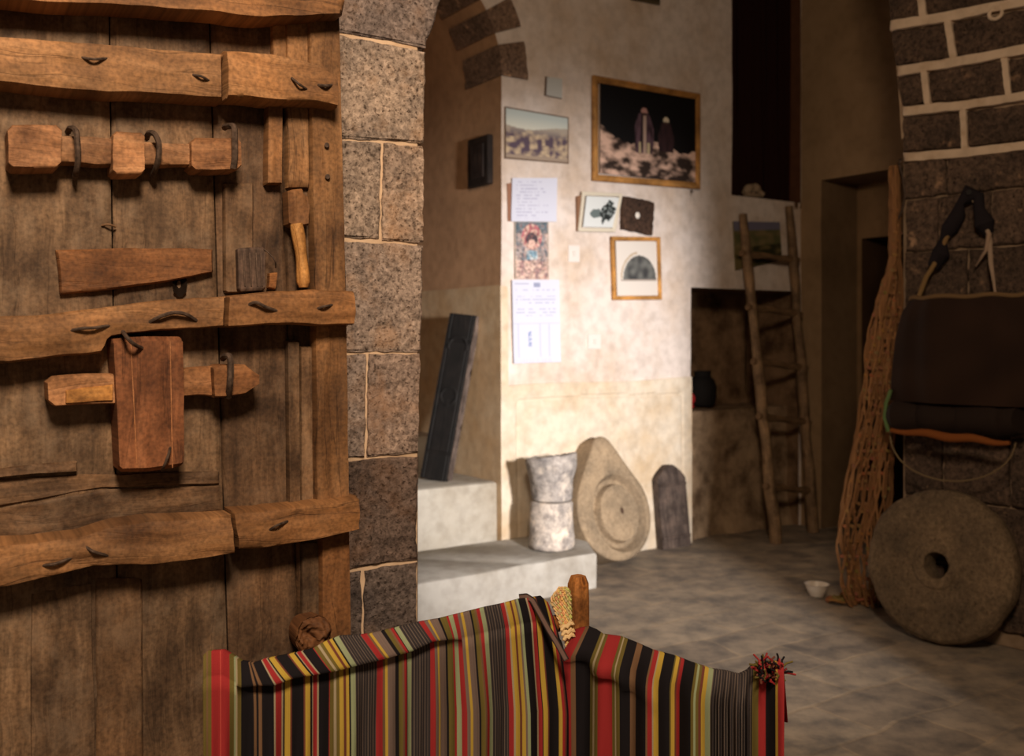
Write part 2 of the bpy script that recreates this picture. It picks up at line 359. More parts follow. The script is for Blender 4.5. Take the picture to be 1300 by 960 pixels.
# ------------------------------------------------------------------ the door
zc=lambda x: DOOR.ray(x,HY,0).y
def ydoor(x,h,d=0): return HY+(CH-h)*F/DOOR.ray(x,HY,d).y
door=empty('door_1',DOOR.L(.3,0.02),'old plank door with rough battens and wooden bolts, filling the left side','door',kind='structure')
def vplank(name,l0,l1,r0,r1,y0=None,y1=None,d0=-.045,d1=0,col=(1,1,1),mat='plank',seed=0,edge=.0025,rough=.002,ch=.005,nu=60,nv=14,parent=None,**k):
    """vertical board; l0,l1 = x of its left edge at y=0 and y=870, r0,r1 the right edge"""
    mb=MB()
    def X(a,b,y): return a+(b-a)*y/870
    yt=y0 if y0 is not None else ydoor(l0,2.45); yb=y1 if y1 is not None else ydoor(l0,.03)
    yt2=y0 if y0 is not None else ydoor(r0,2.45); yb2=y1 if y1 is not None else ydoor(r0,.03)
    m=5; A=[];B=[]
    for i in range(m+1):
        t=i/m; ya=yt+(yb-yt)*t; yb_=yt2+(yb2-yt2)*t
        A.append((X(l0,l1,ya),ya)); B.append((X(r0,r1,yb_),yb_))
    slab(mb,DOOR,A,B,d0,d1,nu=nu,nv=nv,rough=rough,rs=9,ch=ch,edge=edge,col=col,grain='v',seed=seed,stretch=3.5,ef=6,**k)
    return mb.build(name,M[mat],parent or door,auto=50)
G=(1.0,.98,.95)
vplank('plank',-165,-160,-61,-52,col=(.95,.9,.85),seed=1)
vplank('plank',-59,-50,138,150,col=(1.12,1.08,1.02),seed=2)
vplank('plank',140,152,265,290,col=(.98,.93,.87),seed=3,d1=-.003)
vplank('plank',267,292,352,381,col=(.82,.72,.64),seed=4,d1=-.007)
vplank('plank',352,383,396,430,col=(.75,.64,.54),seed=5,d1=-.004)
# upright stile at the free edge: three stacked timbers
vplank('stile',391,409,432,453,y0=-380,y1=395,d0=-.03,d1=.024,mat='batten',col=(.80,.76,.70),seed=6,ch=.009,edge=.004)
vplank('stile',396,403,436,448,y0=396,y1=660,d0=-.03,d1=.026,mat='batten',col=(.72,.66,.58),seed=7,ch=.012,edge=.007,rough=.004)
vplank('stile',402,409,436,448,y0=661,y1=1230,d0=-.03,d1=.022,mat='batten',col=(.62,.52,.43),seed=8,ch=.01,edge=.004)
# narrow cover strips beside the stile
vplank('cover_strip',363,372,391,400,y0=-300,y1=237,d1=.016,d0=-.01,mat='batten',col=(.85,.82,.78),seed=9,ch=.006)
vplank('cover_strip',342,330,361,353,y0=128,y1=233,d1=.02,d0=-.01,mat='batten',col=(.78,.70,.62),seed=10,ch=.007)
vplank('cover_strip',346,352,365,374,y0=-300,y1=80,d1=.010,d0=-.01,mat='batten',col=(.8,.75,.68),seed=11)
vplank('cover_strip',360,370,377,384,y0=432,y1=641,d1=.012,d0=-.01,mat='plank',col=(.9,.8,.7),seed=12)
vplank('cover_strip',379,384,398,406,y0=440,y1=655,d1=.008,d0=-.01,mat='plank',col=(1.15,1.02,.88),seed=13)
vplank('cover_strip',376,384,402,408,y0=690,y1=1200,d1=.006,d0=-.01,mat='plank',col=(.75,.68,.6),seed=14)
vplank('cover_strip',283,288,321,325,y0=232,y1=372,d1=.006,d0=-.01,mat='plank',col=(.9,.8,.7),seed=15)
vplank('cover_strip',118,122,176,182,y0=735,y1=1200,d1=.004,d0=-.01,mat='plank',col=(.9,.8,.7),seed=16)
# narrow raised boards
def piece(name,A,B,d0,d1,mat='batten',col=(1,1,1),seed=0,parent=None,grain='h',nu=50,nv=12,rough=.003,rs=9,ch=.008,edge=.004,auto=50,**k):
    mb=MB(); slab(mb,DOOR,A,B,d0,d1,nu=nu,nv=nv,rough=rough,rs=rs,ch=ch,edge=edge,col=col,grain=grain,seed=seed,stretch=4.0,ef=9,**k)
    return mb.build(name,M[mat],parent or door,auto=auto)
# battens
b0=piece('batten',[(-170,-20),(0,-15),(180,-12),(360,-8),(438,-3)],[(-170,-12),(0,-3),(46,1),(248,12),(329,22),(436,18)],0,.075,seed=21,col=(.82,.74,.66),ch=.01)
b1=piece('batten',[(-170,36),(0,45),(142,55),(284,67)],[(-170,92),(0,105),(142,119),(285,127)],0,.066,seed=22,col=(1.08,1.06,1.04),ch=.016,bulge=.004,rough=.004)
b1r=piece('batten_block',[(286,62),(345,67),(382,74),(408,84),(431,96)],[(287,122),(330,125),(380,129),(405,132),(431,138)],.0,.07,seed=23,col=(1.0,.93,.84),ch=.014,rough=.005,bulge=.004)
b3=piece('batten',[(-170,418),(0,403),(60,399),(140,388),(215,381),(288,375)],[(-170,478),(0,462),(90,452),(131,447),(137,428),(160,424),(215,419),(288,415)],0,.062,seed=24,col=(1.0,.94,.86),ch=.014,rough=.004,bulge=.004)
b3r=piece('batten_block',[(289,374),(340,368),(400,367),(449,370)],[(289,415),(340,413),(400,412),(451,412)],0,.068,seed=25,col=(.88,.78,.66),ch=.014,rough=.004,bulge=.005)
b4=piece('batten',[(-170,712),(0,691),(60,686),(103,681),(150,667),(195,660),(296,654)],[(-170,772),(0,748),(60,736),(117,722),(198,719),(240,713),(302,703)],0,.072,seed=26,col=(1.0,.93,.85),ch=.02,rough=.006,bulge=.006)
b4r=piece('batten_block',[(297,650),(330,650),(400,640),(440,634),(457,631)],[(303,699),(340,696),(400,686),(440,677),(459,673)],0,.062,seed=27,col=(.80,.70,.58),ch=.013,rough=.005,bulge=.004)
piece('batten',[(-170,1110),(0,1090),(200,1060),(420,1040)],[(-170,1170),(0,1150),(200,1120),(420,1090)],0,.06,seed=28,col=(.9,.8,.7),ch=.014)
# overlaid boards and splits
piece('patch_board',[(70,317),(170,314),(271,316)],[(77,374),(150,366),(213,358),(271,346)],-.005,.016,mat='batten',seed=30,col=(.82,.66,.55),ch=.005,edge=.002,rough=.0015)
piece('patch_board',[(-20,597),(50,590),(97,587)],[(-20,606),(50,601),(97,599)],-.005,.016,mat='plank',seed=31,col=(1.5,1.35,1.2),ch=.004,nv=6)
piece('patch_board',[(-60,612),(97,603),(150,602),(278,598)],[(-60,653),(60,632),(130,619),(278,614)],-.005,.004,mat='plank',seed=32,col=(1.1,1.0,.9),ch=.003,edge=.002)
piece('patch_board',[(-60,658),(60,636),(130,622),(278,617)],[(-60,690),(60,684),(180,660),(282,648)],-.005,.003,mat='plank',seed=33,col=(.95,.85,.75),ch=.003,edge=.002)
piece('lower_panel_board',[(40,752),(116,742)],[(40,1180),(126,1180)],-.006,.003,mat='plank',seed=34,col=(.95,.9,.85),ch=.003,edge=.002,grain='v')
# knot hole in the plank
mb=MB(); c0=DOOR.ray(228,361,.003)
mb.grid(lambda u,v:(c0+DOOR.t*math.cos(6.283*u)*(.013+.003*math.sin(9*u*6.28))*(1-v*.999)+Vector((0,0,1))*math.sin(6.283*u)*.024*(1-v*.999)+DOOR.n*(.003-.012*v),(0,0),(.012,.008,.006)),20,4,closeu=True)
mb.build('knot_hole',M['black'],door)
def vtube(name,pts,r,d,mat='iron',parent=None,n=7,col=(1,1,1),rf=None):
    mb=MB(); P=[DOOR.ray(x,y,(dd if dd is not None else d)) for x,y,*rest in [(p+(None,))[:3] if len(p)==2 else p for p in pts] for dd in [rest[0] if rest else None]]
    # smooth with catmull
    Q=[]
    for i in range(len(P)-1):
        p0=P[max(i-1,0)];p1=P[i];p2=P[i+1];p3=P[min(i+2,len(P)-1)]
        for k in range(6):
            t=k/6; Q.append(.5*((2*p1)+(p2-p0)*t+(2*p0-5*p1+4*p2-p3)*t*t+(3*p1-p0-3*p2+p3)*t**3))
    Q.append(P[-1]); mb.tube(Q,r,n,col,rf); return mb.build(name,M[mat],parent or door)
# top bolt
bolt=piece('bolt_bar',[(70,171),(110,172),(180,178),(252,184)],[(70,208),(110,210),(180,212),(252,211)],.01,.040,mat='bolt',seed=40,col=(1.0,.92,.85),ch=.012,bulge=.006)
def oct_block(name,x0,y0,x1,y1,d0,d1,seed,c=6,col=(1,1,1),**k):
    return piece(name,[(x0,y0+c),(x0+c,y0),(x1-c,y0),(x1,y0+c)],[(x0,y1-c),(x0+c,y1),(x1-c,y1),(x1,y1-c)],d0,d1,mat='bolt',seed=seed,col=col,nu=30,nv=16,ch=.006,edge=.003,rough=.003,**k)
oct_block('bolt_block',9,158,79,214,0,.066,41,7,(1.05,.93,.85))
oct_block('bolt_block',144,167,184,221,0,.062,42,4,(1.0,.88,.78))
oct_block('bolt_block',243,174,307,216,0,.058,43,6,(1.0,.85,.72))
vtube('staple',[(86,168,.01),(89,163,.04),(96,166,.062),(98,180,.066),(99,200,.062),(97,218,.045),(95,226,.01)],.0052,.06,parent=bolt)
vtube('staple',[(186,176,.01),(189,169,.04),(197,171,.062),(202,184,.064),(201,202,.06),(197,216,.04),(193,224,.01)],.0052,.06,parent=bolt)
vtube('staple',[(285,162,.03),(290,160,.055),(297,162,.072),(298,180,.072),(298,200,.07),(296,214,.066)],.006,.06,parent=bolt)
# lower lock
lb=piece('lock_block',[(143,431),(146,430),(185,428),(230,427),(233,430)],[(152,596),(155,600),(190,599),(231,593),(235,590)],0,.068,mat='bolt',seed=45,col=(.72,.50,.40),ch=.012,edge=.002,rough=.0015,grain='v',nu=30,nv=34)
# incised lines on the lock block
for xa,xb in ((166,174),(216,219)):
    vtube('incised_line',[(xa,433,.0685),(xa+(xb-xa)*.5,515,.0695),(xb,594,.0685)],.0011,.0855,mat='bolt',parent=lb,n=6,col=(1.5,1.2,1.0))
vtube('nail',[(155,419,.05),(160,427,.092),(170,437,.092),(180,442,.066)],.0036,.09,parent=lb)
vtube('nail',[(216,568,.066),(214,577,.082),(209,590,.082),(206,597,.066)],.0026,.09,parent=lb)
lbar=piece('bolt_bar',[(60,486),(69,478),(110,475),(148,474)],[(61,509),(70,517),(110,514),(148,513)],.0,.056,mat='bolt',seed=47,col=(1.35,1.2,1.05),ch=.012,edge=.002)
piece('bare_wood_scar',[(84,496),(110,493),(144,489)],[(84,513),(110,512),(144,510)],.045,.0595,mat='peg',seed=48,col=(.85,.8,.7),ch=.002,edge=.002,parent=lbar,rough=.001,nv=6)
piece('bolt_bar',[(228,470),(240,467),(272,465)],[(228,503),(250,502),(272,504)],0,.04,mat='bolt',seed=49,col=(.95,.78,.62),ch=.008,edge=.004)
lbk=piece('bolt_block',[(271,467),(280,463),(312,463),(329,476)],[(273,504),(285,504),(312,500),(329,488)],0,.058,mat='bolt',seed=50,col=(.75,.58,.42),ch=.008,edge=.002)
vtube('staple',[(283,455,.03),(287,452,.06),(292,454,.07),(293,470,.073),(292,488,.072),(290,504,.05)],.0062,.06,parent=lbk)
# carved plate, leaning scrap, hanging peg with fork
lp=piece('latch_plate',[(301,317),(304,315),(334,313),(337,316)],[(303,367),(306,370),(335,368),(337,366)],0,.022,mat='darkwood',seed=51,col=(3.2,2.4,1.9),ch=.004,edge=.001,nu=20,nv=16,grain='v')
for x in (310,318,326,332): vtube('groove_rib',[(x-1,321,.022),(x,343,.0235),(x+1,363,.022)],.0016,.022,mat='darkwood',parent=lp,col=(5,4,3.2))
vtube('bent_wire',[(334,316,.02),(341,321,.028),(349,331,.03),(350,340,.02)],.0016,.02,mat='iron')
piece('wood_scrap',[(342,348),(352,346)],[(341,366),(350,368)],0,.015,mat='batten',seed=52,col=(.9,.7,.5),ch=.004,nu=10,nv=8)
fork=piece('carved_fork',[(365,243),(372,241),(384,240),(385,246),(391,250)],[(366,284),(376,289),(392,286),(392,276),(393,265)],.0,.034,mat='batten',seed=53,col=(.72,.62,.52),ch=.006,nu=24,nv=14,grain='v')
mb=MB(); pp=[DOOR.ray(376+9*t+2*math.sin(3*t),284+81*t,.03) for t in [i/12 for i in range(13)]]
mb.tube(pp,.011,10,(1,1,1),rf=lambda t:.0125+.001*math.sin(9*t)-(.004 if t>.93 else 0)); mb.build('peg',M['peg'],door)
vtube('nail',[(316, 387, 0.07), (325, 384, 0.081), (338, 390, 0.081), (352, 395, 0.07)],0.0032,.08,parent=b3r)
vtube('nail',[(402, 392, 0.07), (412, 389, 0.081), (423, 387, 0.07)],0.0026,.08,parent=b3r)
vtube('nail',[(190, 409, 0.064), (203, 402, 0.075), (220, 397, 0.075), (236, 399, 0.075), (249, 407, 0.064)],0.0034,.08,parent=b3)
vtube('nail',[(88, 420, 0.064), (104, 417, 0.075), (122, 416, 0.075), (141, 413, 0.064)],0.0028,.08,parent=b3)
vtube('nail',[(104, 73, 0.068), (120, 75, 0.079), (136, 74, 0.068)],0.0024,.08,parent=b1)
vtube('nail',[(244, 95, 0.068), (256, 97, 0.079), (266, 103, 0.068)],0.0024,.08,parent=b1)
vtube('nail',[(370, 99, 0.072), (380, 107, 0.083), (389, 113, 0.072)],0.0024,.08,parent=b1r)
vtube('nail',[(404, 108, 0.072), (414, 109, 0.083), (421, 108, 0.072)],0.003,.08,parent=b1r)
vtube('nail',[(107, 693, 0.074), (120, 701, 0.085), (140, 706, 0.074)],0.0028,.08,parent=b4)
vtube('nail',[(53, 718, 0.074), (70, 716, 0.085), (92, 708, 0.074)],0.0028,.08,parent=b4)
vtube('nail',[(342, 673, 0.064), (352, 667, 0.075), (365, 662, 0.064)],0.0026,.08,parent=b4r)
for (x,y) in ((415,184),(416,224)): 
    mb=MB(); mb.tube([DOOR.ray(x,y,.02),DOOR.ray(x,y,.032)],.005,8); mb.build('nail_head',M['iron'],door)
vtube('twig',[(129,286,.003),(138,285,.008),(147,288,.003)],.002,.005,mat='plank',col=(1.5,1.3,1.1))
# broken wooden boss low on the door
mb=MB(); cc=DOOR.ray(387,800,0)
def boss(u,v):
    a=6.283*u; ca,sa=math.cos(a),math.sin(a)
    r=.036*(1+.10*nz((ca,sa,1),1.1,5)+.05*nz((ca,sa,5),2.6,5))
    if v<.75: k=v/.75; rr=r*math.sin(k*1.45); d=.052+.02*math.cos(k*1.57)*(.6+.5*ca)+.012*nz((ca*k*1.3,sa*k*1.3,2),1.6,3)+.006*nz((ca*k*4,sa*k*4,2),1.6,3)
    else: k=(v-.75)/.25; rr=r*(1-.1*k); d=.052*(1-k)
    return (cc+DOOR.t*ca*rr+Vector((0,0,1))*sa*rr*1.12+DOOR.n*d,(ca*rr,sa*rr),(.62,.48,.38))
mb.grid(boss,48,30,closeu=True); mb.build('wooden_boss',M['batten'],door,auto=50)
# ------------------------------------------------------------------ picture wall (wall_back)
R_ARCH=.66; H_SP=2.87
def arc_s(h): 
    k=min(1,max(0,(h-H_SP)/R_ARCH)); return -(R_ARCH-math.sqrt(max(0,R_ARCH**2-(k*R_ARCH)**2)))
def wd(s,h): return .007*fbm((s,h,.5),1.6,2.2)+.002*fbm((s,h,.5),9,3)
wb=MB()
def wrect(mb,s0,s1,h0,h1,step=.06,col=(1,1,1),P=WALL,f=wd):
    nu=max(2,int(abs((s1-s0) if not (callable(s0) or callable(s1)) else 1)/step)+1); nv=max(2,int((h1-h0)/step)+1)
    def fn(u,v):
        h=h0+(h1-h0)*v; a=s0(h) if callable(s0) else s0; b=s1(h) if callable(s1) else s1
        s=a+(b-a)*u; return (P.L(s,h,f(s,h)),(s,h),col)
    mb.grid(fn,nu,nv)
NS0,NS1,NH=1.50,2.575,1.69    # tall recess at the ladder
OS0,OS1,OH=1.89,2.60,2.335   # dark upper opening
wrect(wb,0,NS0,0,4.3)
wrect(wb,NS0,NS1,NH,OH); wrect(wb,NS1,2.62,0,OH); wrect(wb,NS0,OS0,OH,4.3); wrect(wb,OS1,2.62,OH,4.3)
wrect(wb,lambda h:arc_s(h),0,H_SP,H_SP+R_ARCH); wrect(wb,-1.32,0,H_SP+R_ARCH,4.3)
wrect(wb,-1.32,lambda h:-1.32-arc_s(h),H_SP,H_SP+R_ARCH); wrect(wb,-4.0,-1.32,0,4.3)
wall_back=struct(wb,'wall_back',M['wallplaster'],weld=.0008)
# jamb and soffit of the arched stair opening
jb=MB()
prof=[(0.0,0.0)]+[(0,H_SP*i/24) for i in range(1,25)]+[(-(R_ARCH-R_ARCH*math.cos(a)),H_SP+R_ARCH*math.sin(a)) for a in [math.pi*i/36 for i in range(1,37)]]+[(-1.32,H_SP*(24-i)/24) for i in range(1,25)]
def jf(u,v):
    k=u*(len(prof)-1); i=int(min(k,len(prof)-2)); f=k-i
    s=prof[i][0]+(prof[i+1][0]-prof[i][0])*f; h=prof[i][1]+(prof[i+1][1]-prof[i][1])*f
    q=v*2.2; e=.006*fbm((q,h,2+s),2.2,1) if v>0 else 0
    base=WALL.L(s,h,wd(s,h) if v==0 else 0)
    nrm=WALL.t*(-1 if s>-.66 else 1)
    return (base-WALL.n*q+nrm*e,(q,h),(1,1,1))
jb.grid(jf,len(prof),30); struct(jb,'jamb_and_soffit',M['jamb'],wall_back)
# exposed dark voussoirs wrapping face and soffit
vs=MB()
def vouss(th0,th1,rad,dep,seed,prt=.004):
    n=8
    def P3(th,r,q,dd):  # position on ring: r = radial beyond intrados, q = depth behind the face
        R=R_ARCH+r; s=-R_ARCH+R*math.cos(th); h=H_SP+R*math.sin(th); return WALL.L(s,h,-q+dd)
    def fn(u,v):
        th=th0+(th1-th0)*u
        if v<.5: r=rad*(1-v*2)*(1+.04*nz((th*5,seed,0),3)); q=0; rr=max(r,-.0); p=P3(th,rr,0,.012 if v>0 else -.02)
        else: q=dep*(v-.5)*2*(1+.05*nz((th*6,seed,0),3)); p=P3(th,-.008 if v<1 else .02,q,0.012 if v==.5 else 0)
        return (p,(0,0),(2.2,2.0,1.9))
    vs.grid(fn,n,31)
for i,(a,b,r,d) in enumerate(((0,15.3,.19,.42),(21.3,33,.20,.45),(39,50,.2,.45),(56,68,.2,.45),(74,86,.2,.45))):
    vouss(math.radians(a),math.radians(b),r,d,i)
struct(vs,'arch_voussoirs',M['darkstone'],wall_back)
# projecting dado below the pictures, with an incised panel line, wrapping onto the jamb
dd=MB()
def dadod(s,h):
    d=.014+wd(s,h)
    top=1.03+.012*math.sin(s*3)+.02*s/1.5
    e=abs(h-(top-.055)); ev=abs(s-.10); ev2=abs(s-1.42)
    if (e<.010 and .10<s<1.42) or (min(ev,ev2)<.010 and h<top-.055): d-=.007
    return d
def dtop(s): return 1.075+.012*math.sin(s*3)+.0*s
def df(u,v):
    s=NS0*u
    tp=1.65 if s<.035 else dtop(s)
    h=tp*v
    return (WALL.L(s,h,dadod(s,h)),(s,h),(1,1,1))
# face panel
def wr2(s0,s1,h1fn,ns,nh):
    def fn(u,v):
        s=s0+(s1-s0)*u; H=h1fn(s); vv=min(v/.97,1); h=H*vv
        return (WALL.L(s,h,dadod(s,h) if v<=.97 else wd(s,h)-.002),(s,h),(1,1,1))
    dd.grid(fn,ns,nh)
wr2(.04,NS0,lambda s:1.075+.006*math.sin(s*5)+.012*s,150,100)
wr2(-.012,.04,lambda s:1.66,4,40)
dd.grid(lambda u,v:(WALL.L(-.012,1.66*v,.014+wd(0,1.66*v))-WALL.n*(1.3*u),(0,0),(.78,.66,.52)),14,20)
dd.grid(lambda u,v:(WALL.L(-.012+.014*v,1.66,.014)-WALL.n*(1.3*u),(0,0),(.78,.66,.52)),14,2)
dd.grid(lambda u,v:(WALL.L(NS0,(1.09)*v,.014*(1-u)+.004*fbm((0,v*5,0),2)),(0,0),(1,1,1)),2,20)
struct(dd,'dado_plaster',M['dado'],wall_back,auto=30)
# reveals: dark upper opening
rv=MB()
def rvl(mb,P,s0,h0,s1,h1,q,col=(1,1,1),n=8,q0=0,mat=None):
    mb.grid(lambda u,v:(P.L(s0+(s1-s0)*u,h0+(h1-h0)*u,-(q0+(q-q0)*v)),(u,v),col),n,n)
for (a,b,c_,d_) in ((OS0,OH,OS1,OH),(OS0,OH,OS0,4.3),(OS1,OH,OS1,4.3)): rvl(rv,WALL,a,b,c_,d_,.55,(.22,.15,.12))
struct(rv,'opening_reveal',M['jamb'],wall_back)
cu=MB()
cu.grid(lambda u,v:(WALL.L(OS0-.02+(OS1-OS0+.04)*u,OH-.03+(4.3-OH)*v,-.13+.03*math.sin(u*34)+.01*math.sin(u*90+v*3)),(u,v),(.016,.005,.004)),80,20)
b_=len(cu.v)
for (u,v) in ((0,0),(1,0),(1,1),(0,1)): cu.vert(WALL.L(OS0-.02+(OS1-OS0+.04)*u,OH-.03+(4.3-OH)*v,-.19),(0,0),(.03,.008,.006))
cu.quad(b_,b_+1,b_+2,b_+3)
tag(cu.build('curtain',M['cloth']),'very dark red curtain hanging in the tall upper wall opening','curtain')
# tall recess behind the ladder with rough infill bench
rc=MB()
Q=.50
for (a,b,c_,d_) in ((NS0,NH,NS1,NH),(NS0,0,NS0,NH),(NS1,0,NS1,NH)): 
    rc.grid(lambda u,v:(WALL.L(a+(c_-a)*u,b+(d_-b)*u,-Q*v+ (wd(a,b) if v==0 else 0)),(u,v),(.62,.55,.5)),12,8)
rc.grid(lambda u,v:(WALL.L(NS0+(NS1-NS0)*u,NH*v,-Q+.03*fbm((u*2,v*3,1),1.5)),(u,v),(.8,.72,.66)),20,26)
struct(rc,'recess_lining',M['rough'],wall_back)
ib=MB()
def ibf(u,v):
    s=NS0+.0+(NS1-NS0+.04)*u
    bulk=.018*fbm((s*1.5,v*2,4),2,5)
    if v<.75:
        h=.86*(v/.75); low=.07*max(0,1-h/.22)*(.5+nz((s*4,1,1),1.5)); d=-.10+bulk+low
    else: h=.86+.012*nz((s*7,v*3,1),2); d=-.10-(Q-.10)*(v-.75)/.25+bulk*(1-(v-.75)*4)
    return (WALL.L(s,h,d),(s,h),(1,1,1))
ib.grid(ibf,60,60)
ib.grid(lambda u,v:(WALL.L(NS1+.04*u,.86*v,-.1),(u,v),(1,1,1)),3,10)
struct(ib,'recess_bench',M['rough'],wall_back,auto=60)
# ------------------------------------------------------------------ right back wall with deep doorway
rw=MB()
def wd2(s,h): return .008*fbm((s,h,7.5),1.4,9)
RS0,RS1,RH=.18,1.75,2.475
for (a,b,c_,d_) in ((0,RS0,0,4.3),(RS0,RS1,RH,4.3),(RS1,4.2,0,4.3)): wrect(rw,a,b,c_,d_,.08,(1,1,1),RW,wd2)
wall_right=struct(rw,'wall_right',M['brownwall'],weld=.0008)
r2=MB(); Q2=.40
for (a,b,c_,d_) in ((RS0,RH,RS1,RH),(RS0,0,RS0,RH),(RS1,0,RS1,RH)): rvl(r2,RW,a,b,c_,d_,Q2,(.6,.58,.56))
for (a,b,c_,d_) in ((RS0-.02,RS0+.04,0,RH+.02),(RS0+.04,RS1+.02,2.08,RH+.02)):
    r2.grid(lambda u,v:(RW.L(a+(b-a)*u,c_+(d_-c_)*v,-Q2),(u,v),(.85,.8,.75)),8,8)
struct(r2,'doorway_reveal',M['brownwall'],wall_right)
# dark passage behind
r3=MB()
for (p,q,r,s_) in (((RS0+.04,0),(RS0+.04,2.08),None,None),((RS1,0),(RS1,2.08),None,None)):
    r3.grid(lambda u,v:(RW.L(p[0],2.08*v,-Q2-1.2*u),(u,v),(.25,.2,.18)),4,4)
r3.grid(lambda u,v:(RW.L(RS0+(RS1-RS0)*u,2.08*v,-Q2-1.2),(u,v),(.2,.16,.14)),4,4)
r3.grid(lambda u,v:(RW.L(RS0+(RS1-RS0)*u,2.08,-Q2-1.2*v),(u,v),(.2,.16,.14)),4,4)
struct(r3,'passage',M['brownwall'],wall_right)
# ------------------------------------------------------------------ right pier
rp=MB()
sbox(rp,RP,.005,1.5,0,2.3,-.55,0,(.42,.38,.34)); 
# upper body follows the springing arch
def prf(u,v):
    h=2.3+2.0*v; s0=-.0-.10*max(0,(h-2.2))**1.6; return (RP.L(s0+(1.5-s0)*u,h,0),(0,0),(.6,.55,.5))
rp.grid(prf,8,16)
rp.grid(lambda u,v:(RP.L(-.10*max(0,(2.3+2.0*v-2.2))**1.6,2.3+2.0*v,-.55*u),(0,0),(.6,.55,.5)),6,16)
rp.grid(lambda u,v:(RP.L(1.5,2.3+2.0*v,-.55*u),(0,0),(.6,.55,.5)),6,6)
wall_pier=struct(rp,'wall_right_pier',M['mortar'])
sp=MB()
def rstone(a,b,c,seed,d=.02,rough=.006): slab(sp,RP,a,b,-.03,d,nu=26,nv=18,rough=rough,rs=22,ch=.010,edge=.006,col=c,seed=seed*2.3)
ND=(.95,.85,.78); NG=(1.5,1.35,1.2)
# upper courses
rstone([(1124,-60),(1163,-66)],[(1130,26),(1167,22)],ND,1); rstone([(1170,-67),(1330,-90)],[(1172,21),(1330,-6)],ND,2)
rstone([(1131,40),(1200,30)],[(1137,84),(1205,75)],ND,3); rstone([(1208,29),(1330,6)],[(1212,73),(1330,52)],ND,4)
rstone([(1138,98),(1170,93)],[(1145,134),(1174,131)],ND,5); rstone([(1177,92),(1272,77)],[(1180,130),(1276,122)],ND,6); rstone([(1279,76),(1330,68)],[(1282,121),(1330,114)],ND,7)
rstone([(1146,148),(1218,142)],[(1146,193),(1220,188)],ND,8); rstone([(1226,141),(1330,129)],[(1228,187),(1330,174)],ND,9)
# lower courses
low=[(206,253,[1146,1201,1340],(206,199)),(255,320,[1149,1191,1258,1340],(256,246)),(322,393,[1148,1228,1340],None),(395,468,[1147,1190,1270,1340],None),(470,545,[1147,1232,1340],None),(547,628,[1147,1196,1282,1340],None),(630,706,[1147,1236,1340],None),(708,776,[1147,1200,1340],None)]
sd=20
for k,(ya,yb,xs,tilt) in enumerate(low):
    def sl(y,x): return y-(x-1147)*(HY-y)*6.2e-4
    for a,b in zip(xs,xs[1:]):
        sd+=1; g=random.uniform(.85,1.2)*(.85 if k>1 else 1.15); rstone([(a+1.2,sl(ya,a)),(b-1.2,sl(ya,b))],[(a+1.2,sl(yb,a)),(b-1.2,sl(yb,b))],(1.05*g,.95*g,.88*g),sd,rough=.004)
struct(sp,'stone_blocks',M['darkstone'],wall_pier,auto=60)
ms=MB()
def mstrip(pts,w,seed): # raised plaster pointing
    A=[(x,y-w/2) for x,y in pts]; B=[(x,y+w/2) for x,y in pts]
    slab(ms,RP,A,B,-.01,.034,nu=20,nv=8,rough=.002,rs=20,ch=.010,edge=.004,seed=seed)
def mstripv(p,q,w,seed):
    slab(ms,RP,[(p[0]-w/2,p[1]),(p[0]+w/2,p[1])],[(q[0]-w/2,q[1]),(q[0]+w/2,q[1])],-.01,.032,nu=8,nv=14,rough=.002,rs=20,ch=.008,edge=.003,seed=seed)
mstrip([(1129,32),(1196,22),(1264,8),(1330,-4)],13,1); mstrip([(1138,90),(1216,78),(1330,56)],13,2)
mstrip([(1145,141),(1216,134),(1330,117)],12,3); mstrip([(1145,200),(1223,194),(1330,181)],12,4)
mstripv((1164,-60),(1171,24),9,5); mstripv((1202,24),(1210,76),9,6); mstripv((1172,88),(1177,134),8,7); mstripv((1274,72),(1280,124),8,8); mstripv((1222,136),(1224,191),8,9)
# small lime ring on the upper block
cR=RP.ray(1264,17,.03)
mb_r=[cR+RP.t*math.cos(a)*.028+Vector((0,0,1))*math.sin(a)*.024 for a in [2*math.pi*i/20 for i in range(21)]]
ms.tube(mb_r,.009,8)
struct(ms,'raised_pointing',M['mortar'],wall_pier,auto=60)
# ------------------------------------------------------------------ unseen wall stub right of the camera, added to block daylight, and outer walls
en=MB(); Pm=Plane(0,3.0,t=(1,0)); sbox(en,Pm,1.85,5.4,0,4.3,-.35,0,(1,1,1)); struct(en,'wall_light_block',M['brownwall'])
o1=MB(); sbox(o1,Plane(5.45,0,t=(0,1)),-2.2,10.2,0,4.3,0,-.15); struct(o1,'wall_far_right',M['brownwall'])
o2=MB(); sbox(o2,Plane(-3.3,0,t=(0,1)),-2.2,10.2,0,4.3,0,-.15); struct(o2,'wall_far_left',M['brownwall'])
o3=MB(); sbox(o3,Plane(0,10.1,t=(1,0)),-3.4,5.6,0,4.3,0,-.15); struct(o3,'wall_far_back',M['brownwall'])
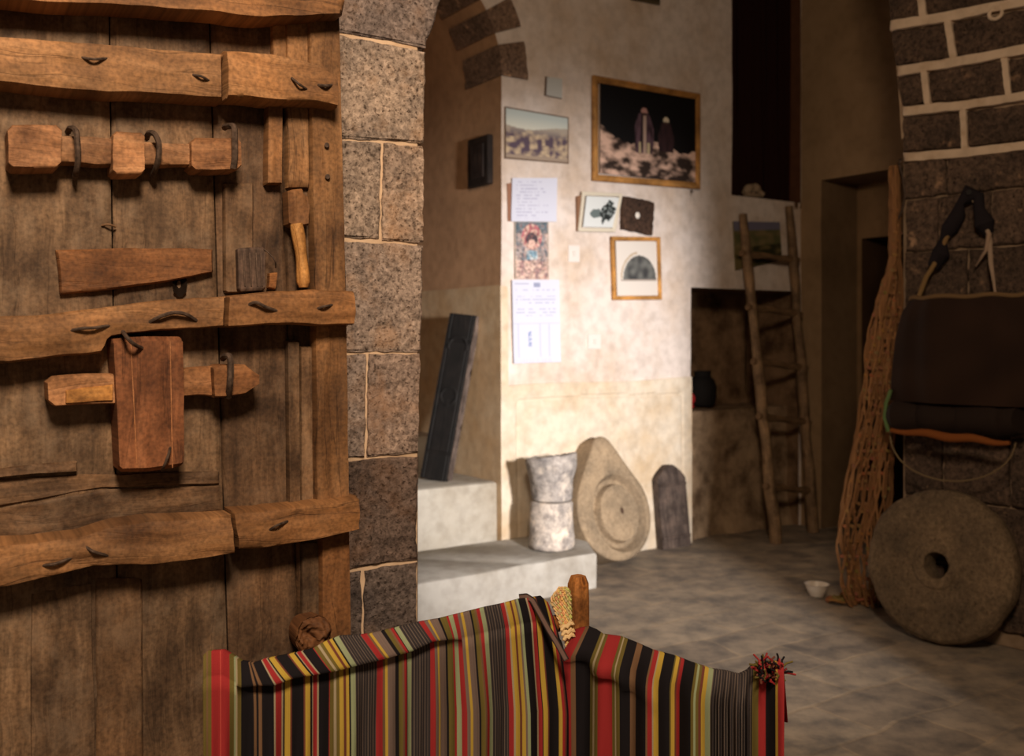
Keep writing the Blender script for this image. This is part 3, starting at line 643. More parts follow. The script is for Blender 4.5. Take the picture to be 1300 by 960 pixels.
# ------------------------------------------------------------------ steps
def prism(name,mat,foot,z0,z1,parent=None,col=(1,1,1),rough=.004):
    """foot: list of ground points (Vector, counter clockwise or not); rounded, subdivided sides"""
    mb=MB(); n=len(foot); loops=[]
    cen=sum(foot,Vector((0,0,0)))/n
    pts=[]
    for i in range(n):
        a=foot[i]; b=foot[(i+1)%n]; m=max(2,int((b-a).length/.05))
        for k in range(m): pts.append(a.lerp(b,k/m))
    lv=[(z0,0),(z0+(z1-z0)*.33,0),(z0+(z1-z0)*.66,0),(z1-.018,0),(z1-.006,.004),(z1,.016)]
    for z,ins in lv:
        row=[]
        for p in pts:
            d=(cen-p); d.z=0; d=d.normalized(); q=p+d*ins; q=Vector((q.x,q.y,z))
            q+=d*rough*fbm(q,4,z)
            if z==z1 : q.z+=.003*nz(q,5)
            row.append(mb.vert(q,(p.x,z),col))
        loops.append(row)
    for i in range(len(lv)-1):
        for k in range(len(pts)): mb.quad(loops[i][k],loops[i][(k+1)%len(pts)],loops[i+1][(k+1)%len(pts)],loops[i+1][k])
    mb.f.append(tuple(loops[-1])); mb.f.append(tuple(reversed(loops[0])))
    o=mb.build(name,mat,parent); tag(o,kind='structure'); return o
a=fl(530,741,.19); b=fl(757,702,.19); 
dirv=(b-a).normalized(); a2=a-dirv*.9
wdir=-WALL.n
a3=WALL.L(-1.2,0); cr=WALL.L((b-WALL.o).dot(WALL.t)+.02,0,.0)
z=lambda p,h=0: Vector((p.x,p.y,h))
prism('floor_step_lower',M['step'],[z(a2),z(b),z(WALL.L(.56,0,.02)),z(WALL.L(-1.3,0,-.0)),z(WALL.L(-1.3,0,.3))],0,.19)
prism('floor_step_upper',M['step'],[z(WALL.L(-1.31,0,-.03)),z(WALL.L(-.014,0,-.03)),z(WALL.L(-.014,0,-2.1)),z(WALL.L(-1.31,0,-2.1))],0,.52,col=(1.06,1.03,.97))
prism('floor_step_top',M['step'],[z(WALL.L(-1.31,0,-.85)),z(WALL.L(-.014,0,-.62)),z(WALL.L(-.014,0,-2.1)),z(WALL.L(-1.31,0,-2.1))],.5,.74,col=(.95,.9,.85))
# back of stairs
q=MB(); q.grid(lambda u,v:(WALL.L(-1.33+1.34*u,3.7*v,-2.15),(u,v),(1,1,1)),4,4); struct(q,'stair_back',M['jamb'],wall_back)
# ------------------------------------------------------------------ things on the picture wall
def smin(x,a,b): return max(0,min(1,(x-a)/(b-a)))
def lerp3(a,b,t): return tuple(a[i]+(b[i]-a[i])*t for i in range(3))
def panel(name,corners,d,th,colfn,nx,ny,mat,parent=None,P=WALL,curl=0.0):
    """thin sheet with true thickness; corners TL,TR,BR,BL in photo position on plane offset d"""
    c=[P.sh(x,y,d) for x,y in corners]; mb=MB()
    def pt(u,v,dd):
        s=(c[0][0]*(1-u)+c[1][0]*u)*(1-v)+(c[3][0]*(1-u)+c[2][0]*u)*v
        h=(c[0][1]*(1-u)+c[1][1]*u)*(1-v)+(c[3][1]*(1-u)+c[2][1]*u)*v
        cu=curl*(abs(u-.5)*2)**4+curl*max(0,v-.85)*5
        return P.L(s,h,dd+cu)
    idx=mb.grid(lambda u,v:(pt(u,v,d),(u,v),colfn(u,v)),nx,ny)
    jdx=mb.grid(lambda u,v:(pt(u,v,d-th),(u,v),colfn(u,v)),nx,ny)
    e=colfn(0.01,.5)
    for (u0,v0,u1,v1) in ((0,0,1,0),(1,0,1,1),(1,1,0,1),(0,1,0,0)):
        mb.grid(lambda u,v:(pt(u0+(u1-u0)*u,v0+(v1-v0)*u,d-th*v),(0,0),e),max(nx,ny),2)
    return mb.build(name,mat,parent,smooth=True,auto=30)
def bc(corners,P=WALL,d=0):
    return P.ray(sum(c[0] for c in corners)/4,sum(c[1] for c in corners)/4,d)
def frame(corners,d,w,th,mat,parent,name='frame',col=(1,1,1),P=WALL):
    c=[P.sh(x,y,d+th) for x,y in corners]; mb=MB(); cs=sum(p[0] for p in c)/4; chh=sum(p[1] for p in c)/4
    for i in range(4):
        a=c[i]; b=c[(i+1)%4]
        def inn(p):
            return (p[0]+math.copysign(w,cs-p[0]),p[1]+math.copysign(w,chh-p[1]))
        ia,ib=inn(a),inn(b); n=12; rows=[]
        Lab=math.hypot(a[0]-b[0],a[1]-b[1])
        prof=[(0,0),(0,th*.8),(.12,th),(.6,th),(.85,th*.75),(1,th*.7),(1,0)]
        for k in range(n+1):
            t=k/n; r=[]
            o=(a[0]+(b[0]-a[0])*t,a[1]+(b[1]-a[1])*t); q=(ia[0]+(ib[0]-ia[0])*t,ia[1]+(ib[1]-ia[1])*t)
            for m,dd in prof: r.append(mb.vert(P.L(o[0]+(q[0]-o[0])*m,o[1]+(q[1]-o[1])*m,d+dd),(Lab*t+i*1.3,m*w+i*.2),col))
            rows.append(r)
        for k in range(n):
            for j in range(len(prof)-1): mb.quad(rows[k][j],rows[k+1][j],rows[k+1][j+1],rows[k][j+1])
    return mb.build(name,mat,parent,smooth=True,auto=25)
# big framed photograph
cor=[(754,95),(890,119),(890,240),(754,229)]
o=empty('framed_photograph',bc(cor),'large wood-framed photograph of two figures standing on pale rubble at night','picture','framed pictures on the wall')
frame(cor,.012,.040,.022,M['frame'],o)
def big(u,v):
    base=(.004,.0035,.004)
    edge=.62-.16*max(0,1-u*3.2)+.05*math.sin(u*9)
    n=fbm((u*9,v*12,3),1.0,2,4)
    if v>edge+.04*nz((u*14,0,1),1):
        k=smin(n,-.35,.5); c=lerp3((.03,.018,.014),(.66,.43,.33),k)
    else: c=base
    # figures
    def fig(cx,top,bot,w,head,hc,cc,stripe):
        nonlocal c
        hh=.052
        if ((u-cx)/.034)**2+((v-top-hh*.6)/.045)**2<1: c=hc if v<top+hh*.9 else (.06,.03,.025)
        elif top+hh<v<bot:
            ww=w*(.55+.45*smin(v,top+hh,top+.2))*(1-.12*smin(v,bot-.1,bot))
            if abs(u-cx)<ww:
                c=lerp3(cc,(.02,.01,.012),smin(nz((u*30,v*8,2),1),-.2,.5))
                if stripe and abs(u-cx-.005)<.018: c=(.40,.28,.22)
                if stripe and v>bot-.13 and abs(abs(u-cx)-.045)<.014: c=(.42,.33,.2)
    fig(.44,.22,.73,.095,1,(.42,.22,.19),(.10,.055,.07),True)
    fig(.67,.29,.68,.085,1,(.60,.50,.36),(.035,.016,.018),False)
    return c
inn=[(762,104),(884,125.5),(884,232),(762,220)]
panel('photograph',inn,.022,.008,big,130,90,M['paint'],o)
# city poster
cor=[(641,135),(722,149),(722,208),(641,201)]
def city(u,v):
    if v<.33+.06*math.sin(u*5): c=lerp3((.50,.56,.55),(.66,.66,.58),smin(v,.1,.36))
    else:
        n=fbm((u*10,v*9,1),1,5,3); blk=nz((math.floor(u*16),math.floor(v*9),4),.73,1)
        c=lerp3((.10,.07,.10),(.55,.42,.28),smin(n+blk*.9+(v-.6)*.9,-.4,.7))
        if v<.5: c=lerp3((.42,.36,.30),c,smin(v,.33,.52))
        if v>.9: c=(.34,.26,.2)
    if u<.015 or v<.02 or u>.985 or v>.975: c=(.14,.09,.06)
    return c
tag(panel('city_poster',cor,.008,.006,city,90,60,M['paint']),'colour poster of a crowded old city skyline taped at the wall corner','poster')
# small pale tile
cor=[(693,97),(714,100),(713.5,125.5),(692,121)]
tag(panel('pale_tile',cor,.010,.010,lambda u,v:(.14,.10,.08) if (u<.06 or v>.95 or (v<.05 and u<.2)) else (.47,.47,.45),20,20,M['paint']),'small pale grey square tile above the city poster','tile')
# sheets
cor=[(650,226),(707,226),(706,281.5),(648.5,281)]
def txt(seed,hdr=False):
    def f(u,v):
        c=(.58,.59,.70)
        r=v*13; row=int(r)
        if .1<u<.86 and .08<v<.93 and (r-row)<.4 and nz((u*19,row*1.7+.3,seed+.4),1)>-.1 and u<.5+.35*abs(nz((row*3.13,seed+.5,1.5),1))*2: c=(.43,.43,.56)
        return c
    return f
tag(panel('printed_notice',cor,.016,.003,txt(1),90,120,M['paper'],curl=.004),'small white printed notice above the costume picture','notice')
cor=[(644,233),(655,231),(655,281),(645,281)]
tag(panel('brown_card',cor,.009,.005,lambda u,v:(.27,.13,.08),4,4,M['paint']),'brown card edge peeping out left of the small white notice','card')
def portrait(u,v):
    n=fbm((u*7,v*10,6),1,3,4); c=lerp3((.13,.14,.16),(.42,.33,.30),smin(n,-.5,.5))
    if v<.2: c=lerp3((.05,.10,.13),c,.3)
    dx=u-.5; 
    if (dx/.30)**2+((v-.26)/.22)**2<1: c=lerp3((.50,.34,.28),(.33,.10,.12),smin(nz((u*14,v*14,2),1),-.3,.3))
    if (dx/.17)**2+((v-.30)/.11)**2<1: c=(.06,.05,.06)
    if (dx/.105)**2+((v-.39)/.085)**2<1: c=(.58,.38,.32)
    if .5<v<.66 and abs(dx)<.16: c=lerp3((.16,.26,.33),(.34,.40,.42),smin(n,-.3,.3))
    if v>.68: c=lerp3((.26,.17,.17),(.50,.36,.30),smin(n,-.4,.4))
    q=nz((u*23,v*34,9),1,2); r_=nz((u*13,v*19,3),1,7); c=tuple(max(.02,c[i]*(1+.75*q)+(.10,.03,.02)[i]*max(0,r_)*2-.0) for i in range(3))
    if abs(dx)>.46: c=lerp3(c,(.45,.36,.28),.5)
    return c
cor=[(653,281.5),(696.5,282),(697,355),(654,354)]
tag(panel('costume_print',cor,.010,.004,portrait,60,90,M['paint']),'colour print of a person in festive headdress between two white sheets','print')
def form(u,v):
    c=(.56,.57,.68)
    if abs(u-.53)<.07 and .035<v<.09: c=(.26,.28,.40)
    elif .06<u<.36 and .04<v<.055: c=(.38,.38,.5)
    elif .1<v<.5:
        r=v*26; 
        if (r-int(r))<.35 and .08<u<.92 and nz((u*16,int(r)*1.3+.4,2.3),1)>-.05 and (int(r)%4): c=(.40,.41,.54)
    elif .53<v<.93:
        if min(abs(u-.12),abs(u-.58),abs(u-.77))<.009: c=(.42,.44,.58)
        if abs(u-.36)<.035 and .62<v<.8 and nz((u*40,v*40,1),1)>-.1: c=(.22,.27,.46)
    elif v>.95: 
        if .15<u<.8 and nz((u*30,1,1),1)>0: c=(.52,.53,.66)
    if abs(v-.525)<.004: c=(.46,.47,.6)
    return c
cor=[(649.5,355.5),(709,355.5),(711,459.5),(651.5,461.5)]
tag(panel('printed_form',cor,.012,.003,form,100,200,M['paper'],curl=.006),'long white printed form hanging below the costume picture','paper')
# small white framed photo, tilted
cor=[(740,243),(791,245.5),(782,294.5),(735,293.5)]
o=empty('framed_photograph',bc(cor),'small tilted photograph in a thin white frame with a dark blotch','picture','framed pictures on the wall')
frame(cor,.028,.022,.014,M['white'],o,col=(.62,.55,.44))
def sm(u,v):
    c=(.62,.64,.64)
    if ((u-.72)/.22)**2+((v-.48)/.36)**2<1+.9*nz((u*9,v*9,1),1): c=lerp3((.015,.018,.018),(.3,.34,.34),smin(nz((u*14,v*12,4),1),0,.6))
    elif ((u-.38)/.2)**2+((v-.55)/.13)**2<1+.8*nz((u*8,v*8,2),1): c=(.12,.15,.15)
    return c
inn=[(745,249),(786,251),(778.5,289),(740.5,288)]
panel('photograph',inn,.034,.006,sm,60,60,M['paint'],o)
cor2=[(733,249),(741,247),(737,293),(733.5,293)]
panel('backing_board',cor2,.026,.02,lambda u,v:(.22,.11,.06),3,3,M['paint'],o)
# dark pierced plaque
mb=MB(); pl=WALL
A_=[(791,249),(805,250.5),(831,257)]; B_=[(790.5,291),(808,294),(829,299)]
slab(mb,WALL,A_,B_,0,.03,nu=24,nv=24,rough=.007,rs=26,ch=.006,edge=.005,col=(.62,.48,.42),seed=3)
o=mb.build('carved_plaque',M['darkstone'],auto=50); tag(o,'dark brown carved square plaque right of the small white frame','plaque')
mb=MB(); c1=WALL.ray(809.5,273.5,.036); mb.grid(lambda u,v:(c1+WALL.t*math.cos(6.283*u)*.019*math.sin(v*1.57+.001)+Vector((0,0,1))*math.sin(6.283*u)*.021*math.sin(v*1.57+.001)+WALL.n*.006*math.cos(v*1.57),(0,0),(.7,.64,.58)),16,6,closeu=True)
mb.build('centre_boss',M['white'],o)
# arch-shaped photo in light wooden frame
cor=[(777,300),(839,301),(841,380.5),(779.5,381)]
o=empty('framed_photograph',bc(cor),'light wooden frame holding a picture of a dark round arch','picture','framed pictures on the wall')
frame(cor,.012,.026,.02,M['frame'],o,col=(1.25,1.25,1.2))
def ar(u,v):
    c=(.66,.60,.55); r=math.hypot((u-.55)/.40,(v-.70)/.44)
    if v<.70:
        if r<1: c=lerp3((.045,.045,.047),(.15,.15,.14),smin(nz((u*8,v*8,1),1)+r*.3,-.4,.8))
        elif 1.08<r<1.16 and u<.5: c=(.44,.33,.22)
    elif v<.73 and .1<u<.95: c=(.36,.3,.26)
    return c
panel('photograph',[(782,306),(834.5,307),(836,375),(784,375.5)],.018,.006,ar,60,70,M['paint'],o)
# little white plates
for nm,cor,lab in (('switch_plate',[(722,311),(736,311.5),(736,333),(722,332.5)],'small white switch plate near the costume picture'),('switch_plate',[(747,424),(763,424),(763,443.5),(747,443)],'small white switch plate low on the wall above the panel line')):
    mb=MB(); slab(mb,WALL,cor[:2],[cor[3],cor[2]],0,.012,nu=8,nv=8,rough=0,ch=.003,col=(.68,.62,.58))
    o=mb.build(nm,M['white'],auto=30); tag(o,lab,'switch','small plates on the picture wall')
    c1=WALL.ray((cor[0][0]+cor[1][0])/2,(cor[0][1]+cor[2][1])/2,.014); mb=MB(); mb.box(c1,WALL.t,WALL.n,Vector((0,0,1)),.009,.004,.015,.002,(.6,.56,.52)); mb.build('rocker',M['white'],o)
# dark frame edge at very top
cor=[(802,-60),(838,-52),(838,6),(802,-1)]
tag(panel('dark_picture',cor,.02,.018,lambda u,v:(.05,.04,.025) if v<.93 else (.12,.09,.05),12,12,M['paint']),'dark picture cut off by the photo top above the large frame','picture')
# landscape picture behind the ladder
cor=[(931,281),(990,282),(993,331),(934,343)]
def land(u,v):
    if v<.2: c=(.16,.15,.22)
    elif v<.55: c=lerp3((.20,.15,.07),(.10,.10,.04),smin(nz((u*6,v*6,3),1),-.3,.3))
    else: c=lerp3((.03,.03,.012),(.16,.12,.05),smin(nz((u*7,v*9,5),1)+(.4 if u<.2 else -.1),-.2,.5))
    return c
tag(panel('landscape_picture',cor,.01,.008,land,50,40,M['paint']),'dim landscape picture hanging behind the ladder top','picture')
# dark tablet on the jamb
JB=Plane(-.06,5.69,t=(-.56,.83)); JB.n=Vector((-.83,-.56,0))
mb=MB()
def jpt(v,h,d): return Vector((-.06,5.69,h))+Vector((-.56,.83,0)).normalized()*v+Vector((-.83,-.56,0)).normalized()*d
ctr=jpt(.20,2.40,.02); axv=Vector((-.56,.83,0)).normalized(); nn=Vector((-.83,-.56,0)).normalized()
mb.box(ctr,axv,nn,Vector((0,0,1)),.115,.02,.145,.006,(.9,.7,.6),sw=True)
mb.box(jpt(.20,2.40,.041),axv,nn,Vector((0,0,1)),.07,.006,.10,.004,(1.3,1.0,.9),sw=True)
tag(mb.build('dark_tablet',M['darkwood'],auto=30),'small dark wooden tablet fixed in the shaded stair arch','tablet')
# ------------------------------------------------------------------ dark carved board leaning on the stairs
def orient_box(mb,p0,p1,wdir,w,th,ndir,n=30,colf=None,prof=None,bev=.006):
    """board from p0 (bottom centre) to p1 (top centre)"""
    p0=Vector(p0);p1=Vector(p1);u=(p1-p0).normalized(); wv=(wdir-u*wdir.dot(u)).normalized(); nv=u.cross(wv).normalized()
    if nv.dot(ndir)<0: nv=-nv
    L=(p1-p0).length; return u,wv,nv,L
zb=fl(550,611,.52); zb.z=.528
p0=zb; p1=px(588,399,5.87)
axw=px(567,613,5.75)-px(533,606,5.82)
mb=MB(); u_,w_,n_,L_=orient_box(mb,p0,p1,axw,.2,.07,Vector((0,-1,0)))
board=None
W=.088; T=.07
def bfront(u,v):
    s=-W+2*W*u; t=L_*v; d=0
    e=min(u,1-u)*2*W
    if e<.012: d=-.004
    elif .02<e<.028: d=-.004
    for c in (.16,.84): 
        if abs(v-c)<.008: d=-.005
    rr=math.hypot(s,t-L_*.80)
    if abs(rr-.06)<.006 and t>L_*.78: d=.004
    rr=math.hypot(s,t-L_*.5)
    if abs(rr-.05)<.005: d=.004
    return (p0+w_*s+u_*t+n_*d,(t,s),(.26,.23,.22))
mb.grid(bfront,40,140)
mb.grid(lambda u,v:(p0+w_*(-W)+u_*L_*v-n_*T*u,(L_*v,u*T),(.8,.8,.8)),4,10); mb.grid(lambda u,v:(p0+w_*(W)+u_*L_*v-n_*T*u,(L_*v,u*T),(6,5.5,5)),4,40)
mb.grid(lambda u,v:(p0+w_*(-W+2*W*v)-n_*T*u,(u,v),(.9,.9,.9)),3,5); mb.grid(lambda u,v:(p0+u_*L_+w_*(-W+2*W*v)-n_*T*u,(u,v),(.9,.9,.9)),3,5)
mb.grid(lambda u,v:(p0+w_*(-W+2*W*u)+u_*L_*v-n_*T,(L_*v,u),(.9,.9,.9)),3,10)
tag(mb.build('carved_board',M['darkwood'],auto=30,weld=.0005),'long black carved wooden board leaning against the wall on the steps','board')
# ------------------------------------------------------------------ stone drum and capital
base=fl(700,696,.19); 
def lathe(mb,c,prof,n=48,amp=.004,sc=9,seed=0,col=(1,1,1),capn=None,topfn=None,el=1.0):
    def fn(u,v):
        k=v*(len(prof)-1); i=int(min(k,len(prof)-2)); f=k-i; r=prof[i][0]+(prof[i+1][0]-prof[i][0])*f; z=prof[i][1]+(prof[i+1][1]-prof[i][1])*f
        a=2*math.pi*u; q=Vector((math.cos(a)*r,math.sin(a)*r*el,z)); w=amp*fbm((c.x+q.x,c.y+q.y,q.z),sc,seed)
        if r>.01: q+=Vector((math.cos(a),math.sin(a),0))*w
        if topfn: q.z+=topfn(a,r,z)
        return (c+q,(a*r,z),col)
    mb.grid(fn,n,len(prof)*3,closeu=True)
mb=MB(); c=z(base,.192)
H1=.262
lathe(mb,c,[(.0,0),(.10,0),(.122,.004),(.129,.02),(.127,.06),(.123,.1),(.121,.15),(.118,.2),(.117,H1-.01),(.11,H1),(.0,H1)],amp=.006,sc=12,seed=2,col=(1.05,1.02,1.0))
tag(mb.build('stone_drum',M['greystone'],auto=40,weld=.0003),'pale stone drum standing on the step, lower of the stacked pair','column drum')
mb=MB(); c=z(base,.192+H1+.004)
def topf(a,r,zz): return 0 if zz<.2 else .022*math.sin(a*1.0+2.4)*min(1,r/.1)+.012*nz((math.cos(a)*2,math.sin(a)*2,r*20),1.2,3)*1.6
lathe(mb,c,[(0,0),(.105,0),(.113,.008),(.114,.05),(.116,.08),(.124,.12),(.134,.17),(.142,.215),(.143,.235),(.13,.243),(.08,.232),(0,.228)],amp=.008,sc=10,seed=8,col=(.80,.80,.82),topfn=topf)
tag(mb.build('stone_capital',M['greystone'],auto=40,weld=.0003),'grey broken flaring stone capital stacked on top of the pale drum','capital')
# ------------------------------------------------------------------ teardrop quern stone
bs=fl(786,722,0); 
nrm=Vector((.60,-.80,0)).normalized(); wv=Vector((nrm.y*-1,nrm.x,0)).normalized()
if wv.x<0: wv=-wv
lean=math.radians(16.5); up=(Vector((0,0,1))*math.cos(lean)-nrm*math.sin(lean)).normalized(); nf=(nrm*math.cos(lean)+Vector((0,0,1))*math.sin(lean)).normalized()
org=z(bs)+Vector((-.02,.03,.0))
R1=.285; cb=.287; top=.74; rt=.08
def outline(t):  # t 0..1 around: returns (a,b)
    # tangent circle-circle hull
    D=top-rt-cb; al=math.asin((R1-rt)/D)
    # arcs: big circle from angle al .. pi-al going through bottom; small circle on top
    big=(math.pi+2*al)*R1; sl=D*math.cos(al); sm_=(math.pi-2*al)*rt; tot=big+2*sl+sm_
    x=t*tot
    if x<big:
        th=al-(x/R1); return (R1*math.cos(th),cb+R1*math.sin(th))
    x-=big
    th=math.pi-al; pA=(R1*math.cos(th),cb+R1*math.sin(th)); pB=(rt*math.cos(th),top-rt+rt*math.sin(th))
    if x<sl: k=x/sl; return (pA[0]+(pB[0]-pA[0])*k,pA[1]+(pB[1]-pA[1])*k)
    x-=sl
    if x<sm_: th2=th-x/rt; return (rt*math.cos(th2),top-rt+rt*math.sin(th2))
    x-=sm_; k=x/sl; pC=(rt*math.cos(al),top-rt+rt*math.sin(al)); pD=(R1*math.cos(al),cb+R1*math.sin(al)); return (pC[0]+(pD[0]-pC[0])*k,pC[1]+(pD[1]-pC[1])*k)
TH=.19
def face_d(a,b):
    r=math.hypot((a-.03)*1.12,b-cb+.01)
    if r<.165: d=-.002-.004*r
    elif r<.175: d=-.002-.05*(r-.165)/.01
    elif r<.202: d=-.052
    elif r<.232: d=-.052+.052*(r-.202)/.030
    else: d=0
    if b>cb+.22: d=min(d,-.02*smin(b,cb+.22,cb+.30)) if False else d-.012*smin(abs(a),.0,.05)*0
    return d
mb=MB()
def tf(u,v):
    a0,b0=outline(u)
    if v<.72: k=v/.72; a=a0*k; b=cb+(b0-cb)*k; dist=math.hypot(a0-a,b0-b); d=face_d(a,b)-(0.014*max(0,1-dist/.03)**2); 
    elif v<.9: k=(v-.72)/.18; a,b=a0,b0; d=-.014-TH*k
    else: k=(v-.9)/.1; a=a0*(1-k*.98); b=cb+(b0-cb)*(1-k*.98); d=-TH-.014
    d+=.004*fbm((a,b,0),7,2)*(1 if v<.72 else 0); e=1+.012*fbm((a0*4,b0*4,d*3),1.6,3)
    return (org+wv*a*e+up*b+nf*d+nf*(TH*.5),(a,b),(1,1,1))
mb.grid(tf,160,120,closeu=True)
qs=mb.build('quern_stone',M['sandstone'],auto=50,weld=.0002); tag(qs,'large pear-shaped buff stone with raised disc leaning on the white wall','quern')
mb=MB(); pc=org+wv*.045+up*(cb+.0)+nf*(TH*.5+.001)
mb.grid(lambda u,v:(pc+(wv*math.cos(6.283*u)*.013+up*math.sin(6.283*u)*.02)*(1-v)+nf*.002*(1-v*.5),(0,0),(.08,.05,.035)),14,3,closeu=True); mb.build('socket_hole',M['black'],qs)
dz=min((qs.matrix_world@v.co).z if False else v.co.z+ORI[qs.name].z for v in qs.data.vertices); qs.location.z-=dz-.001
# ------------------------------------------------------------------ small pointed dark wooden board
mb=MB(); pb0=fl(860,696,0); 
WBv=WALL.t; nb=WALL.n
lean=math.radians(2); ub=(Vector((0,0,1))*math.cos(lean)-nb*math.sin(lean)).normalized(); nb2=(nb*math.cos(lean)+Vector((0,0,1))*math.sin(lean)).normalized()
wtilt=math.radians(4); wv2=(WBv*math.cos(wtilt)).normalized()
ub=(ub-WBv*.08).normalized()
Hh=.545; Wb=.122
def pb(u,v):
    hh=Hh*v; w=Wb*(.97+.03*v)
    return hh,w
def pf(u,v):
    if v<.82: h=.44*v/.82; w=Wb
    else: k=(v-.82)/.18; h=.44+.095*k; w=Wb*(1-k**1.5*.80)
    s=-w+2*w*u; d=0
    for hb in (.07,.41):
        if abs(h-hb)<.008: d=.006
    return s,h,d
mb.grid(lambda u,v:(pb0+wv2*pf(u,v)[0]+ub*pf(u,v)[1]+nb2*(pf(u,v)[2]+.0),(pf(u,v)[1],pf(u,v)[0]),(1,1,1)),16,120)
mb.grid(lambda u,v:(pb0+wv2*pf(u,v)[0]+ub*pf(u,v)[1]-nb2*.05,(pf(u,v)[1],pf(u,v)[0]),(1,1,1)),16,40)
for uu in (0,1): mb.grid(lambda u,v:(pb0+wv2*pf(uu,v)[0]+ub*pf(uu,v)[1]-nb2*.05*u,(pf(uu,v)[1],u*.05),(.7,.65,.6)),4,40)
mb.grid(lambda u,v:(pb0+wv2*pf(v,0)[0]-nb2*.05*u,(u,v),(1,1,1)),4,16); mb.grid(lambda u,v:(pb0+wv2*pf(v,1)[0]+ub*pf(v,1)[1]-nb2*.05*u,(u,v),(1,1,1)),4,16)
M['greywood']=wood('grey_brown_wood',(.035,.024,.02),(.085,.06,.05),(.14,.105,.085),su=5,sv=50,blotch=9,crack=.3)
o=mb.build('pointed_board',M['greywood'],auto=30); tag(o,'short dark brown board with pointed top leaning right of the pear-shaped stone','board')
dz=min(v.co.z+ORI[o.name].z for v in o.data.vertices); o.location.z-=dz-.001
# ------------------------------------------------------------------ ladder
lad=empty('ladder',z(fl(1010,690,0)),'tall rough wooden ladder leaning in the dim back corner','ladder')
LA0=fl(985,690,0); LA1=WALL.ray(943,272,.045); LB0=fl(1040,677,0); LB1=WALL.ray(1002,262,.045)
LB0=Vector((2.10,6.86,0))
def crooked(a,b,seed,n=24,amp=.012):
    return [a.lerp(b,i/n)+Vector((amp*nz((i*.35,seed,0),1),amp*nz((i*.3,seed+5,0),1),0)) for i in range(n+1)]
RL=crooked(LA0+Vector((0,0,.0)),LA1,1); RR=crooked(LB0,LB1,2)
for pts,r,cl in ((RL,.036,(1.25,1.15,1.05)),(RR,.036,(1,.9,.8))):
    mb=MB(); mb.tube(pts,r,10,cl,rf=lambda t:.040-.010*t+.003*math.sin(17*t)); mb.build('ladder_rail',M['ladder'],lad)
for yl in (329,399,468,536,612):
    def at(R,yy):
        best=min(R,key=lambda p:abs((HY+(CH-p.z)*F/p.y)-yy)); return best
    a=at(RL,yl); b=at(RR,yl+3); d=(b-a).normalized()
    mb=MB(); mb.tube([a-d*.05+(b-a+d*.1)*k/8+Vector((0,0,.004*math.sin(k*1.7+yl))) for k in range(9)],.02,8,(1.15,1.0,.85),rf=lambda t:.023+.003*math.sin(t*9)); mb.build('rung',M['ladder'],lad)
# ------------------------------------------------------------------ objects in the recess and opening
mb=MB(); cpos=WALL.L(NS0+.35,.872,-.24)
lathe(mb,cpos,[(0,0),(.06,0),(.085,.02),(.10,.08),(.10,.14),(.08,.19),(.055,.215),(.06,.25),(.052,.252),(.045,.21),(0,.19)],n=32,amp=.006,sc=8,seed=3,col=(.012,.010,.009))
o=mb.build('black_pot',M['leather'],weld=.0003); tag(o,'soot-black pot standing on the rough ledge left in the recess','pot')
mb=MB(); mb.tube([WALL.L(NS0+.20,.865,-.19)+Vector((-.01*math.sin(k),0,.006+k*.014)) for k in range(8)],.016,8,(.35,.02,.02),rf=lambda t:.02-.008*t); tag(mb.build('red_rag',M['cloth']),'scrap of red cloth beside the black pot in the recess','rag')
# pale hollow object on the sill
cs_=WALL.ray(958,252,-.02); cs_=WALL.L((cs_-WALL.o).dot(WALL.t),OH,-.035)
mb=MB()
sk=[]
pts=[cs_+WALL.t*(-.085+.17*k/14)+Vector((0,0,.03+.05*math.sin(math.pi*k/14))) for k in range(15)]
mb.tube(pts,.02,10,(.30,.22,.15),rf=lambda t:.022+.012*math.sin(t*math.pi*2.3)**2)
mb.tube([cs_+WALL.t*(-.085)+Vector((0,0,.02)),cs_+WALL.t*(-.02)+WALL.n*.02+Vector((0,0,.018)),cs_+WALL.t*.05+WALL.n*.01+Vector((0,0,.02)),cs_+WALL.t*.085+Vector((0,0,.03))],.014,10,(.26,.19,.13),rf=lambda t:.017)
mb.tube([cs_+WALL.t*(.0)+Vector((0,0,.02)),cs_+WALL.t*.005+Vector((0,0,.05)),cs_+WALL.t*.0+Vector((0,0,.085))],.010,8,(.28,.2,.14))
tag(mb.build('animal_skull',M['leather']),'small pale hollow skull lying on the sill of the dark opening','skull')
